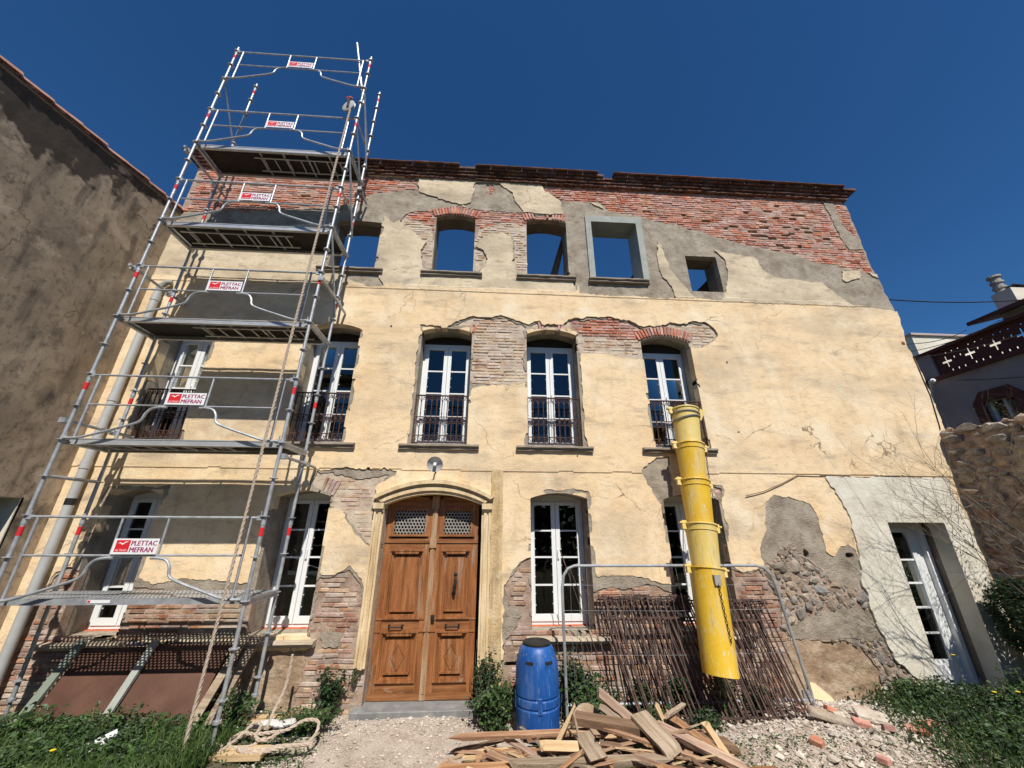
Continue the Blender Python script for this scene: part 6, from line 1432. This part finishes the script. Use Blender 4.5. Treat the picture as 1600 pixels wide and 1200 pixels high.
def weed(nm, base, rx, ry, h, N_, size, m, lab, cat='plant', lean_=(0, 0), group=None):
    t = thing(nm, base, lab, cat, group); base = Vector(base); tips = []
    for i in range(14):
        a = R_.uniform(0, 6.28); q = R_.uniform(.2, 1); tips.append((base.x + math.cos(a) * rx * q + lean_[0] * h, base.y + math.sin(a) * ry * q + lean_[1] * h, base.z + h * R_.uniform(.45, 1)))
    stemmy(base, tips).build('stem', MT['stem'], t)
    P = []
    for i in range(N_):
        tp = tips[i % 14]; s = R_.random() ** .7; P.append((base.x + (tp[0] - base.x) * s + R_.gauss(0, rx * .22), min(-.02, base.y + (tp[1] - base.y) * s + R_.gauss(0, ry * .22)), max(g1(base.x, base.y), base.z + (tp[2] - base.z) * s + R_.gauss(0, .03))))
    k_ = len(P) * 2 // 3
    leaves('foliage', P[:k_], size, MT[m], t); leaves('small_foliage', P[k_:], size * .55, MT['grass' if m == 'leaf' else 'leaf'], t, .4, .75)
    dry = MB()
    for i in range(max(2, int(h * 9))):
        a = R_.uniform(0, 6.28); q = R_.uniform(.1, .9); x_, y_ = base.x + math.cos(a) * rx * q, min(-.03, base.y + math.sin(a) * ry * q)
        dry.tube([(x_, y_, base.z), (x_ + R_.uniform(-.05, .05), min(-.03, y_ - .02), base.z + h * .6), (x_ + R_.uniform(-.1, .1), min(-.03, y_ - R_.uniform(0, .08)), base.z + h * R_.uniform(.9, 1.3))], [.004, .003, .0015], 4)
    dry.build('dry_stalk', MT['twig'], t)
    return t
weed('wall_weed', (-2.15, -.16, .05), .20, .12, .58, 1100, .06, 'leaf_d', 'dark leafy weed growing up the brick left of the door', lean_=(.02, 0))
weed('wall_weed', (-2.3, -.42, .05), .45, .22, .26, 1200, .055, 'leaf', 'low spreading weed at the wall foot left of the doorstep')
weed('wall_weed', (-1.85, -.05, .42), .08, .03, .14, 50, .05, 'leaf_d', 'small sprig rooted in the wall beside the door jamb')
weed('door_weed', (.04, -.25, .03), .18, .16, .85, 1500, .06, 'leaf_d', 'tall ivy-like weed against the right door jamb')
weed('door_weed', (.14, -.5, .03), .32, .26, .52, 2200, .06, 'leaf', 'bushy green weed between the doorstep and the blue barrel')
weed('barrel_weed', (1.32, -.24, .03), .34, .16, .85, 2600, .062, 'leaf_d', 'dark leafy bush behind the right side of the blue barrel')
weed('barrel_weed', (1.55, -.45, .03), .36, .24, .48, 1500, .062, 'leaf', 'green weed at the left foot of the rusty railings')
for i, (x, y, h, lab) in enumerate(((2.25, -.3, .38, 'ivy tuft behind the leftmost railing bars'), (2.75, -.35, .45, 'ivy tuft in the middle of the railing stack'), (3.35, -.35, .42, 'ivy tuft below the mouth of the yellow chute'), (3.85, -.4, .35, 'ivy tuft right of the chute behind the railings'), (2.2, -.85, .25, 'green weed between the timber heap and the railings'), (2.8, -.8, .22, 'low weed at the foot of the railings behind the beam'))):
    weed('railing_weed', (x, y, .05), .26, .14, h * 1.15, 900, .06, 'leaf_d' if i % 2 else 'leaf', lab)
weed('scaffold_weed', (-3.15, -.5, .12), .22, .16, .42, 700, .055, 'leaf', 'leafy weed between the two right scaffold posts')
weed('scaffold_weed', (-6.35, -.75, .12), .5, .25, .42, 1500, .075, 'leaf_d', 'dark mallow clump at the far left below the pipe')
weed('scaffold_weed', (-5.35, -.8, .12), .5, .2, .34, 1200, .075, 'leaf', 'broad-leaved clump in front of the brown panels, left half')
weed('scaffold_weed', (-4.45, -.82, .12), .35, .2, .34, 900, .065, 'leaf', 'broad-leaved clump in front of the brown panels, right half')
for i, (x, y, h, lab) in enumerate(((6.35, -.3, .35, 'leafy weed at the left edge of the right-hand growth, against the wall'), (7.0, -.75, .42, 'leafy clump before the left jamb of the glazed door'), (7.7, -.55, .5, 'tall leafy clump before the right jamb of the glazed door'), (8.2, -1.0, .45, 'leafy clump below the dark evergreen bush'), (6.2, -1.3, .3, 'broad-leaved clump beside the rubble'), (7.1, -1.6, .35, 'broad-leaved clump near the lower right corner'))):
    weed('yard_weed', (x, y, g1(x, y)), .38, .25, h, 1300, .065, 'leaf_d' if i % 2 else 'leaf', lab)
# carpets nobody could count
def carpet(nm, N_, area, hmax, size, m, lab, cat, dens=None, up=.8):
    X = rng.uniform(area[0], area[1], N_); Y = rng.uniform(area[2], area[3], N_)
    d = np.clip(.55 + .8 * fbm(X, Y, 1.3, 90, 3), 0, 1)
    if dens is not None: d = d * dens(X, Y)
    k_ = rng.random(N_) < d; X, Y = X[k_], Y[k_]; Z = gh(X, Y) + rng.random(len(X)) ** 1.3 * hmax * (.4 + .6 * d[k_])
    o = leaves(nm, np.stack([X, Y, Z], 1), size, MT[m], None, up); return tag(o, lab, cat, kind='stuff')
carpet('pale_ground_weeds', 9000, (-7.0, -2.9, -1.9, -.45), .30, .035, 'grass', 'small pale-leaved weeds mixed through the growth under the scaffold', 'weeds', lambda x, y: sstep(-2.8, -3.5, x))
carpet('pale_ground_weeds', 9000, (5.0, 9.4, -2.4, .0), .40, .035, 'grass', 'small pale-leaved weeds mixed through the right-hand growth', 'weeds', lambda x, y: sstep(5.1, 6.2, x + .5 * (-y - .6)))
carpet('ground_weeds', 22000, (-7.0, -2.9, -1.9, -.45), .26, .065, 'leaf', 'low green weeds covering the ground under the scaffold', 'weeds', lambda x, y: sstep(-2.8, -3.5, x))
carpet('ground_weeds', 24000, (5.0, 9.4, -2.4, .0), .36, .06, 'leaf_d', 'thick green weeds on the ground at the right', 'weeds', lambda x, y: sstep(5.1, 6.2, x + .5 * (-y - .6)))
carpet('ground_weeds', 5000, (2.4, 5.2, -2.2, -1.1), .08, .035, 'leaf', 'sparse low weeds dotted in the rubble', 'weeds', lambda x, y: .55 + 0 * x)
carpet('ground_weeds', 1500, (-3.2, -1.9, -1.3, -.3), .08, .035, 'leaf', 'small weeds round the rope coil', 'weeds')
def grass(nm, N_, area, h, lab, dens):
    X = rng.uniform(area[0], area[1], N_); Y = rng.uniform(area[2], area[3], N_); k_ = rng.random(N_) < dens(X, Y) * np.clip(.5 + fbm(X, Y, 1.8, 95, 3), 0, 1); X, Y = X[k_], Y[k_]; n = len(X); Z = gh(X, Y)
    a = rng.uniform(0, 6.28, n); hh = h * rng.uniform(.4, 1.1, n); le = rng.uniform(.15, .7, n) * hh; w_ = .004 + .003 * rng.random(n); b_ = rng.uniform(0, 6.28, n)
    c = np.stack([X, Y, Z], 1); wv = np.stack([np.cos(a) * w_, np.sin(a) * w_, 0 * a], 1); lv = np.stack([np.cos(b_) * le, np.sin(b_) * le, 0 * a], 1); up = np.stack([0 * a, 0 * a, hh], 1)
    V = np.stack([c - wv, c + wv, c + up * .6 + lv * .35 - wv * .7, c + up * .6 + lv * .35 + wv * .7, c + up * .85 + lv], 1).reshape(-1, 3); k5 = np.arange(n)[:, None] * 5
    F = np.concatenate([k5 + np.array([[0, 1, 3]]), k5 + np.array([[0, 3, 2]]), k5 + np.array([[2, 3, 4]])])
    return tag(put(bpy.data.objects.new(nm, np_mesh(nm, V, F, MT['grass']))), lab, 'grass', kind='stuff')
grass('grass', 16000, (-5.6, -2.9, -1.9, -.75), .30, 'long grass blades growing round the left scaffold feet', lambda x, y: .9 + 0 * x)
grass('grass', 7000, (5.0, 9.2, -2.4, -.05), .30, 'grass growing among the weeds at the right', lambda x, y: sstep(5.2, 6.2, x + .5 * (-y - .6)))
for i, (x, y, z) in enumerate(((-4.32, -1.5, .36), (6.9, -.8, .42), (7.3, -.75, .4), (7.0, -.35, .72))):
    t = thing('dandelion', (x, y, g1(x, y)), ('yellow flower at the lower left corner of the yard', 'yellow flower in the right weeds, nearest the glazed door', 'yellow flower at the right edge of the weeds', 'yellow flower high in the weeds by the glazed door')[i], 'flower')
    MB().tube([(x, y, g1(x, y)), (x, y, z)], .004, 4).build('stem', MT['stem'], t); MB().lathe((x, y, z), [(0, -.01), (.022, 0), (.026, .008), (0, .014)], 10).build('bloom', MT['flower'], t)
# dark bush against the garden wall
t = thing('evergreen_bush', (8.25, -.5, .1), 'dark round evergreen bush at the corner of the garden wall', 'bush')
P = rng.normal(size=(5200, 3)); P /= np.linalg.norm(P, axis=1, keepdims=True); rad = rng.uniform(.55, 1.0, 5200) ** .6 * (1 + .18 * fbm(P[:, 0] * 2 + 5, P[:, 2] * 2 + P[:, 1], 1.5, 97, 3))
P = P * rad[:, None] * np.array([.42, .38, .55]) + np.array([8.27, -.48, 1.22]); P = P[P[:, 1] < -.03]
leaves('foliage', P, .055, MT['leaf_d'], t)
MB().tube([(8.3, -.45, .05), (8.28, -.47, .6), (8.27, -.48, 1.2)], [.04, .03, .015], 6).build('trunk', MT['twig'], t)
# bare shrub
t = thing('bare_shrub', (8.45, -1.35, .1), 'leafless twiggy shrub reaching over the right wall corner', 'shrub')
tw = MB(); LV = []
def grow(p, d, L, rad, dep):
    n = 5; P = [p]
    for i in range(n):
        d = (d + Vector((R_.gauss(0, .13), R_.gauss(0, .11), R_.gauss(0, .10) + .02))).normalized(); P.append(P[-1] + d * L / n)
    if max(q.y for q in P) > -.06: return
    tw.tube(P, [rad * (1 - .6 * i / n) for i in range(n + 1)], 4)
    if dep == 0: return
    for i in range(R_.choice((2, 3, 3))):
        q = P[R_.randrange(2, n + 1)]; dd = (d + Vector((R_.gauss(-.1, .5), R_.gauss(0, .4), R_.gauss(.05, .45)))).normalized(); grow(q, dd, L * R_.uniform(.5, .8), rad * .55, dep - 1)
        if q.x > 8.2 and q.z > 2.8 and R_.random() < .7: LV.append(q)
for i in range(11):
    p0 = Vector((8.45 + R_.uniform(-.25, .35), -1.35 + R_.uniform(-.3, .3), .1)); p1 = p0 + Vector((R_.uniform(-.95, -.05), R_.uniform(-.1, .15), R_.uniform(1.5, 2.3)))
    m_ = p0.lerp(p1, .5) + Vector((R_.uniform(-.05, .1), 0, .05)); tw.tube([p0, m_, p1], [.016, .013, .010], 5)
    for q in range(2): grow(p1 if q else m_.lerp(p1, .6), Vector((R_.uniform(-.9, .15), R_.uniform(-.25, .3), R_.uniform(.25, 1))).normalized(), R_.uniform(1.0, 1.5), .009, 4)
tw.build('branches', MT['twig'], t)
if LV:
    P = np.concatenate([np.array(q)[None] + rng.normal(size=(7, 3)) * .07 for q in LV]); leaves('young_leaves', P, .035, MT['leaf_y'], t)

# things of one group that would read alike are told apart by their order from the left
same = {}
for o in S.objects:
    if o.parent is None and o.get('group') in ('planks in the timber heap', 'mortar lumps in the rubble'): same.setdefault(o['label'], []).append(o)
ORD = ('first', 'second', 'third', 'fourth', 'fifth', 'sixth', 'seventh', 'eighth', 'ninth', 'tenth')
for lab, L_ in same.items():
    if len(L_) < 2: continue
    L_.sort(key=lambda o: o.location.x)
    for i, o in enumerate(L_): o['label'] = lab + ((', left one', ', right one')[i] if len(L_) == 2 else ', %s from left' % ORD[min(i, 9)])
